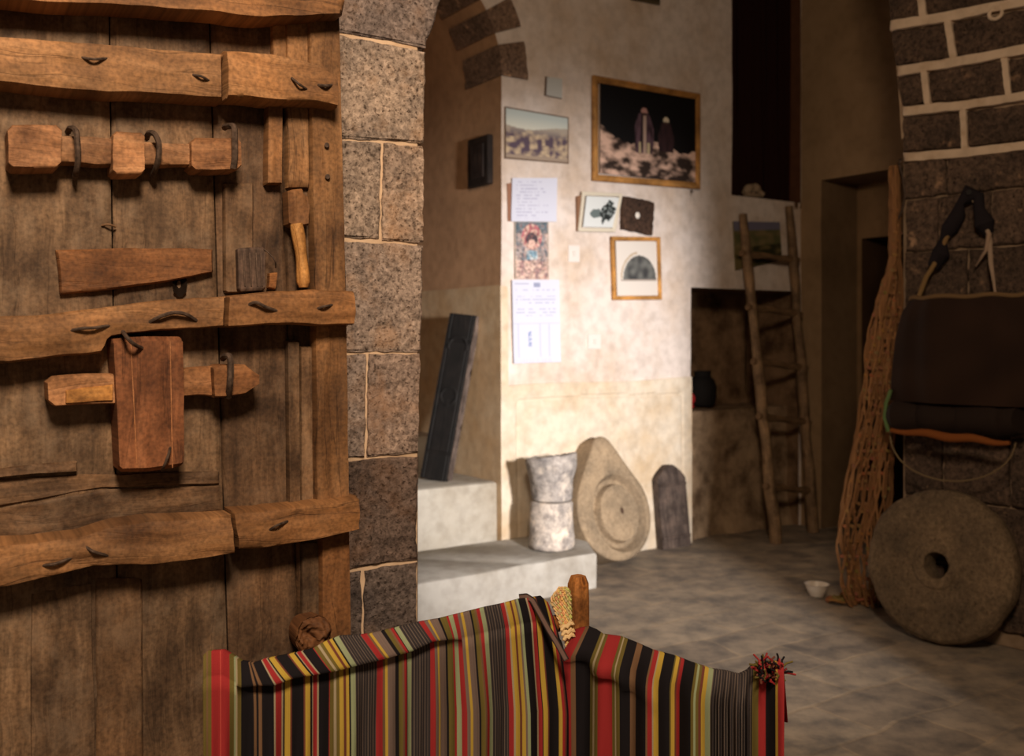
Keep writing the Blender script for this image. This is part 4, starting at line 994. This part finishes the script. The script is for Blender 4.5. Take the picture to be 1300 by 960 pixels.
# ------------------------------------------------------------------ millstone
mc=px(1192,719,4.37); RM=.338; TM=.085
mn=RP.n; mtilt=math.radians(9); mu=(Vector((0,0,1))*math.cos(mtilt)-mn*math.sin(mtilt)).normalized(); mnn=(mn*math.cos(mtilt)+Vector((0,0,1))*math.sin(mtilt)).normalized(); mt=RP.t
mb=MB()
mp=[(.055,-TM),(.055,-.02),(.058,.0),(.064,.004),(.098,.006),(.104,.0),(.16,.002),(.22,.002),(.28,.0),(.315,-.006),(.332,-.022),(RM,-.045),(RM,-TM*.8),(RM-.01,-TM-.02),(RM-.03,-TM-.03),(.2,-TM-.03),(.08,-TM-.03),(.055,-TM-.03),(.055,-TM)]
def mf(u,v):
    k=v*(len(mp)-1); i=int(min(k,len(mp)-2)); f=k-i; r=mp[i][0]+(mp[i+1][0]-mp[i][0])*f; d=mp[i][1]+(mp[i+1][1]-mp[i][1])*f
    a=2*math.pi*u; w=.012*fbm((math.cos(a)*1.3,math.sin(a)*1.3,0),1.3,4)*(r/RM)+.004*fbm((math.cos(a)*r*20,math.sin(a)*r*20,d*10),1,1); dn=.005*fbm((math.cos(a)*r,math.sin(a)*r,1),9,2) if -.05<d else 0
    x,y=math.cos(a)*(r+w),math.sin(a)*(r+w)
    # small pecked hollow near the foot
    h=math.hypot(x+.035,y+.215); 
    if h<.02 and d>-.02: dn-=.018*(1-h/.02)
    return (mc+mt*x+mu*y+mnn*(d+dn+.03),(x,y),(1,1,1))
mb.grid(mf,160,100,closeu=True)
ml=mb.build('millstone',M['mill'],auto=50,weld=.0002); tag(ml,'large round millstone with central hole leaning on the dark pier','millstone')
dz=min(v.co.z+ORI[ml.name].z for v in ml.data.vertices); ml.location.z-=dz-.001
# ------------------------------------------------------------------ little white bowl
cb_=fl(1037,757,0)
mb=MB(); lathe(mb,z(cb_,.001),[(0,0),(.034,0),(.036,.004),(.05,.03),(.062,.062),(.0645,.064),(.060,.064),(.047,.03),(.034,.01),(0,.008)],n=32,amp=0,col=(.62,.54,.46))
tag(mb.build('bowl',M['white'],weld=.0003),'small white bowl on the floor left of the rope net','bowl')
# ------------------------------------------------------------------ rope net hanging by the pier
netc=(.24,.115,.048)
net=empty('rope_net',z(px(1095,770,4.9),0.0),'bundled brown rope net hanging from the pier edge to the floor','net')
def netpt(k,t):
    # k strand 0..1 (left to right), t 0 top .. 1 bottom
    y=210+(775-210)*t
    xl=ylin([(210,1133),(330,1131),(385,1110),(460,1097),(540,1092),(620,1075),(690,1064),(740,1064),(775,1078)],y)
    xr=ylin([(210,1141),(300,1143),(400,1146),(500,1141),(600,1133),(700,1126),(775,1122)],y)
    zt=4.66+.28*smin(t,.5,1.0); zz=zt+.04*math.sin(k*9+t*5)
    return px(xl+(xr-xl)*k,y,zz)
rnd=random.Random(3)
S=13
for s in range(S):
    mb=MB(); pts=[]; k0=(s+.5)/S; ph=rnd.uniform(0,6)
    for i in range(90):
        t=i/89; k=k0+.5/S*2.0*math.sin(t*46*.6+ (math.pi if s%2 else 0)+ph*.15)*smin(t,.03,.2); k=max(-.02,min(1.02,k))
        p=netpt(k,t); p+=Vector((.004*nz((i*.4,s,0),1),.012*nz((i*.5,s,3),1),0)); p.z=max(p.z,.012); pts.append(p)
    g=rnd.uniform(.7,1.25); mb.tube(pts,.0058,6,tuple(c*g for c in netc),rf=lambda t:.006+.001*math.sin(t*300)); mb.build('net_strand',M['rope'],net)
for s in range(7):
    mb=MB(); pts=[]; k0=(s+.5)/7; ph=rnd.uniform(0,6)
    for i in range(60):
        t=i/59; k=max(0,min(1,k0+.16*math.sin(t*9+ph)+.06*math.sin(t*31+ph))); p=netpt(k,t); p+=Vector((.006*nz((i*.5,s,9),1),.02+.012*nz((i*.5,s,3),1),0)); p.z=max(p.z,.012); pts.append(p)
    g=rnd.uniform(.55,1.1); mb.tube(pts,.009,6,tuple(c*g for c in netc),rf=lambda t:.0095+.002*math.sin(t*240)); mb.build('net_rope',M['rope'],net)
mb=MB()
for s in range(S-1):
    for j in range(26):
        t=.1+.88*(j+.5*(s%2))/26; p=netpt((s+1)/S,min(t,.99)); p.z=max(p.z,.015)
        if rnd.random()<.8: mb.tube([p+Vector((-.008,0,.006)),p,p+Vector((.008,0,-.007))],.01,6,tuple(c*rnd.uniform(.8,1.3) for c in netc),rf=lambda t:.010-.004*abs(2*t-1))
mb.build('knots',M['rope'],net)['kind']='stuff'
mb=MB()
for s in range(16):
    a0=rnd.uniform(0,6.28); cx=fl(1062+s*4.4,766+4*math.sin(s),0); pts=[]
    for i in range(14):
        a=a0+i*.5; pts.append(z(cx,.012+.012*(s%3)+.012*abs(math.sin(i*.8)))+Vector((math.cos(a)*.05,math.sin(a)*.035,0)))
    mb.tube(pts,.007,6,tuple(c*rnd.uniform(.7,1.2) for c in netc))
mb.build('floor_coils',M['rope'],net)['kind']='stuff'
mb=MB(); hk=[RP.ray(1141,207,.04),RP.ray(1146,225,.05),RP.ray(1149,248,.05),RP.ray(1145,268,.04),RP.ray(1138,282,.03)]
mb.tube(hk,.006,8); mb.tube([RP.ray(1143,203,-.02),RP.ray(1143,205,.06)],.007,8); mb.build('iron_hook',M['iron'],net)
# ------------------------------------------------------------------ leather water bag on the pier
bg=empty('leather_bag',RP.ray(1225,600,.1),'big dark leather well bag hanging by ropes on the stone pier','bag')
lc=(.022,.011,.007)
def RPx(x,y,d): return RP.ray(x,y,d)
top_c=RP.ray(1230,385,.13)
def bagf(u,v):
    # u around, v down
    a=2*math.pi*u; y=378+(512-378)*v
    xl=ylin([(378,1163),(395,1152),(430,1143),(505,1136)],y); xr=ylin([(378,1300),(395,1312),(430,1318),(512,1306)],y)
    cxp=(xl+xr)/2; wpx=(xr-xl)/2
    c=RP.ray(cxp,y,.14); w=wpx*c.y/F/.9
    d=.11*(1+.1*math.sin(v*3))
    fold=.007*math.sin(a*7+v*2)+.004*math.sin(a*13+v*3)+.014*nz((a,v*2,1),1)
    return (c+RP.t*math.cos(a)*(w+fold*.4)+RP.n*(math.sin(a)*(d+fold)),(a*.3,v),tuple(k*(1.1+.5*nz((a*1.5,v*3,3),1)) for k in lc))
mb=MB(); mb.grid(bagf,96,30,closeu=True); mb.grid(lambda u,v:(bagf(u,0)[0].lerp(RP.ray(1231,381,.14),v),(u,v),tuple(c*.6 for c in lc)),48,5,closeu=True)
mb.grid(lambda u,v:(bagf(u,1)[0].lerp(RP.ray(1222,512,.14),v),(u,v),lc),48,3,closeu=True)
body=mb.build('bag_body',M['leather'],bg)
mb=MB(); rim=[bagf(i/48,0)[0]+Vector((0,0,.004+.004*math.sin(i))) for i in range(49)]; mb.tube(rim,.010,8,(.16,.095,.045)); mb.build('rim_cord',M['rope'],bg)
# lower rolled sleeve
mb=MB(); pts=[RP.ray(1136+(1296-1136)*k/20,527+6*k/20,.16+.01*math.sin(k)) for k in range(21)]
mb.tube(pts,.08,20,(.020,.012,.009),rf=lambda t:.078+.006*math.sin(t*25)-.02*(1 if t in (0,1) else 0)); mb.build('rolled_sleeve',M['leather'],bg)
mb=MB(); pts=[RP.ray(1131+(1282-1131)*k/16,546+17*k/16+1.5*math.sin(k),.25) for k in range(17)]; mb.tube(pts,.014,10,(.20,.062,.016),rf=lambda t:.009+.011*math.sin(math.pi*min(1,max(0,t)))); tagp=mb.build('rod',M['rope'],bg); tagp['label']='orange-brown rod under the bag'
mb=MB(); pts=[RP.ray(1130+80*(1-math.cos(math.pi*k/30)),548+6*k/30+60*math.sin(math.pi*k/30)**.9 if 0<k<30 else 548+(16 if k else 0),.2) for k in range(31)]; mb.tube(pts,.0042,6,(.16,.11,.06)); mb.build('wire_hoop',M['rope'],bg)
mb=MB(); mb.tube([RP.ray(1131,495,.2),RP.ray(1125,512,.2),RP.ray(1123,530,.2),RP.ray(1128,548,.2)],.009,8,(.10,.16,.06)); mb.build('cord_loop',M['rope'],bg)
# ropes and dark wrapping up to the peg
mb=MB(); mb.tube([RP.ray(1164,383,.16),RP.ray(1176,352,.12),RP.ray(1186,336,.09),RP.ray(1205,295,.06),RP.ray(1224,252,.05)],.009,8,(.20,.12,.05),rf=lambda t:.011); mb.build('rope',M['rope'],bg)
mb=MB(); mb.tube([RP.ray(1266,391,.2),RP.ray(1262,360,.16),RP.ray(1258,335,.11),RP.ray(1256,300,.08),RP.ray(1246,270,.06),RP.ray(1232,250,.05)],.006,8,(.34,.24,.17),rf=lambda t:.006+.012*math.exp(-((t-.5)/.1)**2)); mb.build('rope',M['rope'],bg)
mb=MB(); mb.tube([RP.ray(1256,296,.09),RP.ray(1252,318,.1),RP.ray(1244,330,.08),RP.ray(1239,338,.06)],.008,6,(.34,.23,.16),rf=lambda t:.011-.008*t)
mb.build('rope_tail',M['rope'],bg)
mb=MB(); mb.tube([RP.ray(1266,388,.2),RP.ray(1270,396,.22),RP.ray(1262,398,.22)],.02,8,(.26,.15,.06),rf=lambda t:.02-.006*t); mb.build('rope_knot',M['rope'],bg)
mb=MB(); mb.tube([RP.ray(x+3*math.sin(i*2.1),y,.06+.012*math.sin(i*1.7)) for i,(x,y) in enumerate([(1186,338),(1192,322),(1200,305),(1206,290),(1214,272),(1222,258),(1230,246),(1240,250),(1246,266),(1250,284),(1253,298)])],.03,10,(.018,.014,.016),rf=lambda t:.03+.014*math.sin(t*23)); mb.build('dark_wrapping',M['cloth'],bg)
mb=MB(); mb.tube([RP.ray(1230,244,-.02),RP.ray(1230,244,.10)],.012,8,(1,1,1)); mb.build('peg',M['darkwood'],bg)
# ------------------------------------------------------------------ rope bench with striped covers
def zrail(x): return 1/( (1/1.60)+((1/2.12)-(1/1.60))*(x-258)/(735-258) )
def zr2(x): return 2.10-.36*(x-735)/(995-735)
bench=empty('rope_bench',z(px(737,800,2.12)),'wooden bench frame with corner post and rope webbing under striped covers','bench')
pc=px(734,800,2.15); 
mb=MB(); PW=.0215
def postf(u,v):
    # chamfered square post with faceted top
    a=2*math.pi*u; hh=[0,.55,.775,.815,.832,.832][int(v*5+.001)]
    k=[1.02,1,.98,.93,.66,0][int(v*5+.001)]
    c_=math.cos(a); s_=math.sin(a); m=max(abs(c_),abs(s_)); x=c_/m; y=s_/m
    m2=min(1,1.6/(abs(x)+abs(y))); x*=m2;y*=m2
    ax=Vector((.82,.57,0)); ay=Vector((-.57,.82,0)); return (z(pc,hh)+ax*x*PW*k+ay*y*PW*k,(hh,a*PW),(1,1,1))
for i in range(1): mb.grid(postf,32,6,closeu=True)
mb.build('post',M['post'],bench,auto=25)
def railpt(x,dy=0): return px(x,ylin(TOP,x)+dy,zrail(x))
TOP=[(258,832),(263,827),(283,826),(298,835),(306,840),(322,842),(335,837),(352,834),(376,829),(396,824),(412,815),(430,808),(452,807),(470,805),(490,800),(532,790),(556,786),(592,777),(616,771),(636,767),(658,761),(688,757),(706,766),(714,772),(735,778)]
pL=px(278,860,zrail(278)+.045); pR=px(733,785,2.16); pR.z=.735; pL.z=.745
mb=MB(); mb.tube([pL.lerp(pR,k/10) for k in range(11)],.018,10,(.8,.7,.6)); mb.build('rail',M['post'],bench)
pE=px(975,890,zr2(975)+.06); pE.z=.64
pq=Vector((pc.x,pc.y+.02,.69))
mb=MB(); mb.tube([pq.lerp(pE,k/10) for k in range(11)],.017,10,(.8,.7,.6)); mb.build('rail',M['post'],bench)
for pp_ in (pL,pE):
    mb=MB(); mb.tube([z(pp_,0),z(pp_,pp_.z+.01)],.021,10,(.8,.7,.6)); mb.build('post',M['post'],bench)
p4=pL+pE-pc; p4.z=.72
mb=MB(); mb.tube([z(p4,0),z(p4,.73)],.021,10,(.8,.7,.6)); mb.build('post',M['post'],bench)
for a_,b_ in ((pL,pE),):
    for q1,q2 in ((pL,p4),(pE,p4)):
        mb=MB(); mb.tube([Vector((q1.x,q1.y,.42)),Vector((q2.x,q2.y,.42))],.016,8,(.8,.7,.6)); mb.build('stretcher',M['post'],bench)
# rope webbing beside the post
mb=MB(); rg=random.Random(5)
def wpt(x,y): return px(x,y,2.12-.02*(y-745)/60)
rc_=(.62,.42,.20)
WL=[(744,712),(750,707),(757,701),(764,699),(772,703),(790,710),(812,717),(838,722),(860,726)]
def wxy(k,y): 
    xa=ylin(WL,y); xb=ylin([(744,715),(749,723),(760,725),(860,727)],y); return xa+(xb-xa)*k
for i in range(10):
    for sgn in (1,-1):
        pts=[]
        for j in range(46):
            t=j/45; y=746+(858-746)*t; k=max(0,min(1,(i+.5)/10+sgn*.055*math.sin(t*62+i*.9)))
            pts.append(wpt(wxy(k,y),y)+Vector((0,-.004*math.cos(t*62+i*.9)*sgn,0)))
        mb.tube(pts,.0026,5,tuple(c*rg.uniform(.75,1.2) for c in rc_))
for (x0,y0,x1,y1) in ((711,797,728,788),(712,803,729,797),(714,809,729,803)):
    pts=[wpt(x0+(x1-x0)*k/8,y0+(y1-y0)*k/8+1.5*math.sin(k*1.9))+Vector((0,-.012,0)) for k in range(9)]
    mb.tube(pts,.005,7,(.72,.52,.28),rf=lambda t:.0048+.0012*math.sin(t*26))
rwb=mb.build('rope_webbing',M['rope'],bench); rwb['label']='pale straw rope webbing'
# backing mat so that the webbing reads dense
mb=MB()
for dd_ in (2.135,2.142): mb.grid(lambda u,v:(px(wxy(u,748+110*v),748+110*v,dd_),(u,v),(.34,.20,.08)),6,14)
mb.build('rope_lashing',M['rope'],bench)
BK=(.012,.010,.012);RD=(.29,.026,.028);YL=(.43,.29,.05);OL=(.13,.10,.028);SG=(.26,.30,.18);TP=(.16,.115,.10);CR=(.33,.27,.18);DG=(.055,.045,.045);MR=(.14,.045,.03);BR=(.16,.09,.05)
STR=[(258,262,OL),(262,264,BR),(264,268,OL),(268,279,RD),(279,280,(.5,.08,.06)),(280,291,RD),(291,297,OL),(297,299,SG),(299,301,CR),(301,306,OL),(306,322,BK),(322,325,BR),(325,328,BK),(328,332,BR),(332,347,BK),(347,349,CR),(349,357,RD),(357,359,CR),(359,361,BK),(361,368,YL),(368,370,MR),(370,385,BK),(385,387,MR),(387,393,YL),(393,396,BK),(396,397,CR),(397,402,RD),(402,404,CR),(404,417,BK),(417,418,RD),(418,423,OL),(423,426,CR),(426,430,OL),(430,435,YL),(435,438,MR),(438,442,YL),(442,444,BK),(444,450,SG),(450,478,'L'),(478,485,RD),(485,488,BR),(488,491,YL),(491,501,TP),(501,505,BK),(505,509,OL),(509,512,BR),(512,515,RD),(515,516,BK),(516,521,SG),(521,545,'L'),(545,551,RD),(551,555,TP),(555,558,YL),(558,567,TP),(567,570,BK),(570,577,OL),(577,580,RD),(580,585,SG),(585,590,RD),(590,594,TP),(594,597,YL),(597,605,TP),(605,607,BK),(607,611,OL),(611,614,BR),(614,618,RD),(618,623,SG),(623,645,'L'),(645,650,RD),(650,652,CR),(652,657,YL),(657,660,MR),(660,664,YL),(664,666,TP),(666,669,SG),(669,679,BK),(679,681,CR),(681,686,RD),(686,687,BK),(687,692,YL),(692,694,MR),(694,705,BK),(705,709,YL),(709,712,RD),(712,714,MR),(714,730,BK)]
def strcol(x,tab):
    for a,b,c in tab:
        if x<b:
            if c=='L':
                k=(x-a)%3.4; return (.13,.10,.085) if k<.9 else (.036,.030,.032)
            return c
    return tab[-1][2]
FLAP=[(300,862),(345,864),(369,855),(423,846),(454,838),(488,830),(520,821),(546,809),(564,803),(590,790)]
mb=MB(); NC=900; cols=[]
c0=258;c1=728
def cloth_col(xb):
    sk=ylin([(258,0),(306,0),(330,-10),(360,-20),(480,-20),(520,-15),(560,-12),(600,-9),(650,-10),(700,-14),(728,-18)],xb)
    xt=xb+sk; yt=ylin(TOP,xt)
    if xb>700: yt=ylin([(700,757),(712,766),(720,785),(728,812)],xb)
    fl_=305<xb<585; k=smin(xb,300,330)*(1-smin(xb,545,590))
    yf=ylin(FLAP,xb); 
    zt=zrail(xt); 
    nrm=Vector((.3,-.95,0)).normalized()
    P=[]
    pt=px(xt,yt,zt)
    P.append(pt+Vector((0,.035,-.10))-nrm*.0); P.append(pt+Vector((0,.028,-.02))); P.append(pt+Vector((0,.014,-.002))); P.append(pt)
    fb=px(xb,yf,zrail(xb)) if k>0 else px(xt+(xb-xt)*.3,yt+30,zrail(xb))
    if k<=0: fb=px(xt+(xb-xt)*.35,yt+30,zrail(xb))
    else:
        alt=px(xt+(xb-xt)*.35,yt+30,zrail(xb)); fb=alt.lerp(fb,k)
    out=.012*k
    for i in range(1,9):
        t=i/8; p=pt.lerp(fb,t); P.append(p+nrm*(.016*math.sin(t*1.57)+out*math.sin(t*1.3)))
    P.append(fb+nrm*(.016+out*.5)+Vector((0,0,-.003*k)))
    P.append(fb+nrm*(.016-.012*k)+Vector((0,0,.002*k)))
    bx=px(xb,900,zrail(xb)); bot=.26
    for i in range(1,26):
        t=i/25; h=fb.z+(bot-fb.z)*t
        x_=fb.x+(bx.x-fb.x)*min(1,(fb.z-h)/max(.02,fb.z-bx.z)); y_=fb.y+(bx.y-fb.y)*min(1,t*3)
        fo=.010*math.sin(xb*.115+.8)+.008*math.sin(xb*.071+2+t*1.5)+.004*math.sin(xb*.31+t*2)
        sag=-.012*math.sin(min(1,t*2)*1.57)
        # deeper folds at the dark stripes
        for q in (503,568,606): fo-=.010*math.exp(-((xb-q)/4.0)**2)
        P.append(Vector((x_,y_,h))+nrm*(.016-.007*k+fo*min(1,t*4)*.8+sag*0))
    return P
rows=None
for i in range(NC):
    xb=c0+(c1-c0)*i/(NC-1); P=cloth_col(xb); c=strcol(xb,STR)
    g=1.0+.12*nz((xb*.6,0,0),1)
    cols.append([mb.vert(p,(xb*.002,j*.02),tuple(k*g for k in c)) for j,p in enumerate(P)])
for i in range(NC-1):
    for j in range(len(cols[0])-1): mb.quad(cols[i][j],cols[i+1][j],cols[i+1][j+1],cols[i][j+1])
cl=mb.build('striped_cover',M['cloth'],auto=180); tag(cl,'long striped woven cover draped left of the wooden corner post','cover','striped covers on the bench')
sm_=cl.modifiers.new('thickness','SOLIDIFY'); sm_.thickness=.0025; sm_.offset=-1
# narrow strap
mb=MB()
path=[(659,758,2.06),(668,757,2.06),(676,762,2.05),(686,780,2.045),(697,800,2.04),(708,818,2.035),(719,838,2.03)]
def sp_(t):
    k=t*(len(path)-1); i=int(min(k,len(path)-2)); f=k-i; a=path[i];b=path[i+1]; return [a[j]+(b[j]-a[j])*f for j in range(3)]
def strap(u,v):
    p=sp_(u); q=sp_(min(1,u+.02)) ; q0=sp_(max(0,u-.02)); dx=q[0]-q0[0]; dy=q[1]-q0[1]; l=math.hypot(dx,dy) or 1
    w=(v-.5)*7.5; x=p[0]-dy/l*w; y=p[1]+dx/l*w; cc=(.16,.10,.085) if .22<v<.78 else (.03,.022,.02)
    return (px(x,y,p[2]-.022),(u,v),cc)
mb.grid(strap,60,9)
sp2=mb.build('strap',M['cloth'],cl); sm_=sp2.modifiers.new('thickness','SOLIDIFY'); sm_.thickness=.003; sp2['label']='narrow taupe strap'
# right cover
TOP2=[(716,838),(722,815),(730,801),(737,798),(748,796),(758,800),(767,806),(790,809),(810,817),(830,826),(860,834),(880,842),(905,850),(925,853),(940,857),(950,852),(956,846),(966,842),(975,841),(984,840),(994,842)]
STR2=[(716,743,RD),(743,748,BR),(748,763,BK),(763,766,OL),(766,768,CR),(768,772,OL),(772,788,RD),(788,791,OL),(791,793,CR),(793,797,OL),(797,809,BK),(809,816,BR),(816,829,BK),(829,831,BR),(831,836,RD),(836,838,CR),(838,844,YL),(844,857,BK),(857,859,OL),(859,863,YL),(863,865,MR),(865,869,RD),(869,883,BK),(883,886,OL),(886,889,SG),(889,892,OL),(892,895,MR),(895,900,YL),(900,906,SG),(906,956,'L'),(956,964,OL),(964,973,RD),(973,984,BK),(984,987,YL),(987,996,RD)]
mb=MB(); cols=[]; NC=520
for i in range(NC):
    x=716+(994-716)*i/(NC-1); yt=ylin(TOP2,x); zt=zr2(x); c=strcol(x,STR2); pt=px(x,yt,zt); P=[]
    nrm=Vector((-.2,-.97,0)).normalized()
    P.append(pt+Vector((.02,.04,-.12))); P.append(pt+Vector((.01,.03,-.02))); P.append(pt+Vector((0,.015,-.002))); P.append(pt)
    sl=ylin([(716,-20),(745,-16),(780,-10),(900,-5),(994,0)],x)/F*zt
    for j in range(1,28):
        t=j/27; h=pt.z+(.30-pt.z)*t; fo=.009*math.sin(x*.12+1+t*3)+.006*math.sin(x*.23)
        qq=(t-.10-.0011*(x-730)); fo+=(.030*math.exp(-(qq/.07)**2) if qq<0 else .030*math.exp(-(qq/.012)**2))*(1-smin(x,775,850))
        if 906<x<956: fo+=.010*math.sin(x*.9)*min(1,t*6)+.006*math.sin(x*.37)
        P.append(Vector((pt.x+sl*min(1,t*8),pt.y,h))+nrm*(.018*math.sin(min(1,t*12)*1.57)+fo*min(1,t*6)))
    cols.append([mb.vert(p,(x*.002,j*.02),c) for j,p in enumerate(P)])
for i in range(NC-1):
    for j in range(len(cols[0])-1): mb.quad(cols[i][j],cols[i+1][j],cols[i+1][j+1],cols[i][j+1])
cr2=mb.build('striped_cover',M['cloth'],auto=180); tag(cr2,'red and black striped woven cover draped right of the wooden corner post','cover','striped covers on the bench')
sm_=cr2.modifiers.new('thickness','SOLIDIFY'); sm_.thickness=.0025; sm_.offset=-1
mb=MB(); rt_=random.Random(9)
ct=px(981,846,zr2(981)-.01)
for i in range(130):
    a=rt_.uniform(0,6.28); e=rt_.uniform(.1,1.5); L=rt_.uniform(.012,.030); b=ct+Vector((rt_.uniform(-.024,.016),rt_.uniform(-.012,.012),rt_.uniform(-.03,.004)))
    d=Vector((math.cos(a)*math.cos(e),math.sin(a)*math.cos(e),math.sin(e)*.8)); q=Vector((rt_.uniform(-.5,.5),rt_.uniform(-.5,.5),-.4))
    mb.tube([b,b+d*L*.5,b+d*L+q*L*.35],.0018,5,rt_.choice([RD,BK,MR,(.25,.03,.03),OL,BK]))
t_=mb.build('frayed_end',M['cloth'],cr2); t_['kind']='stuff'
# small tag of second fold behind the post
# ------------------------------------------------------------------ lights
def area(name,loc,tgt,size,en,col,shape='DISK',spread=None):
    l=bpy.data.lights.new(name,'AREA'); l.shape=shape; l.size=size; l.energy=en; l.color=col
    if spread: l.spread=math.radians(spread)
    o=bpy.data.objects.new(name,l); C.objects.link(o); o.location=loc; d=Vector(tgt)-Vector(loc); o.rotation_euler=d.to_track_quat('-Z','Y').to_euler(); return o
area('ceiling_lamp',(.12,-.20,3.0),(-.40,2.05,1.35),.6,106,(1.0,.77,.54))
l=bpy.data.lights.new('doorway_daylight','SPOT'); l.energy=2750; l.color=(1.0,.95,.91); l.spot_size=math.radians(38); l.spot_blend=1.0; l.shadow_soft_size=.20
o=bpy.data.objects.new('doorway_daylight',l); C.objects.link(o); o.location=(2.4,-.2,1.62); d=Vector((.30,5.9,.88))-o.location; o.rotation_euler=d.to_track_quat('-Z','Y').to_euler()
w=bpy.data.worlds.new('World'); bpy.context.scene.world=w; w.use_nodes=True; bgd=w.node_tree.nodes['Background']; bgd.inputs[0].default_value=(1.0,.74,.50,1); bgd.inputs[1].default_value=.13
# ------------------------------------------------------------------ camera
cam=bpy.data.cameras.new('camera'); co=bpy.data.objects.new('camera',cam); C.objects.link(co); co.location=(0,0,CH); co.rotation_euler=(math.radians(90),0,0)
cam.sensor_width=36; cam.lens=36*F/1300; cam.shift_y=-(480-HY)/1300; cam.clip_start=.05
cam.dof.use_dof=True; cam.dof.focus_distance=2.0; cam.dof.aperture_fstop=4.2
sc=bpy.context.scene; sc.camera=co
sc.view_settings.view_transform='Standard'; sc.view_settings.look='None'; sc.view_settings.exposure=0; sc.view_settings.gamma=1
try: sc.view_settings.use_curve_mapping=False
except Exception: pass
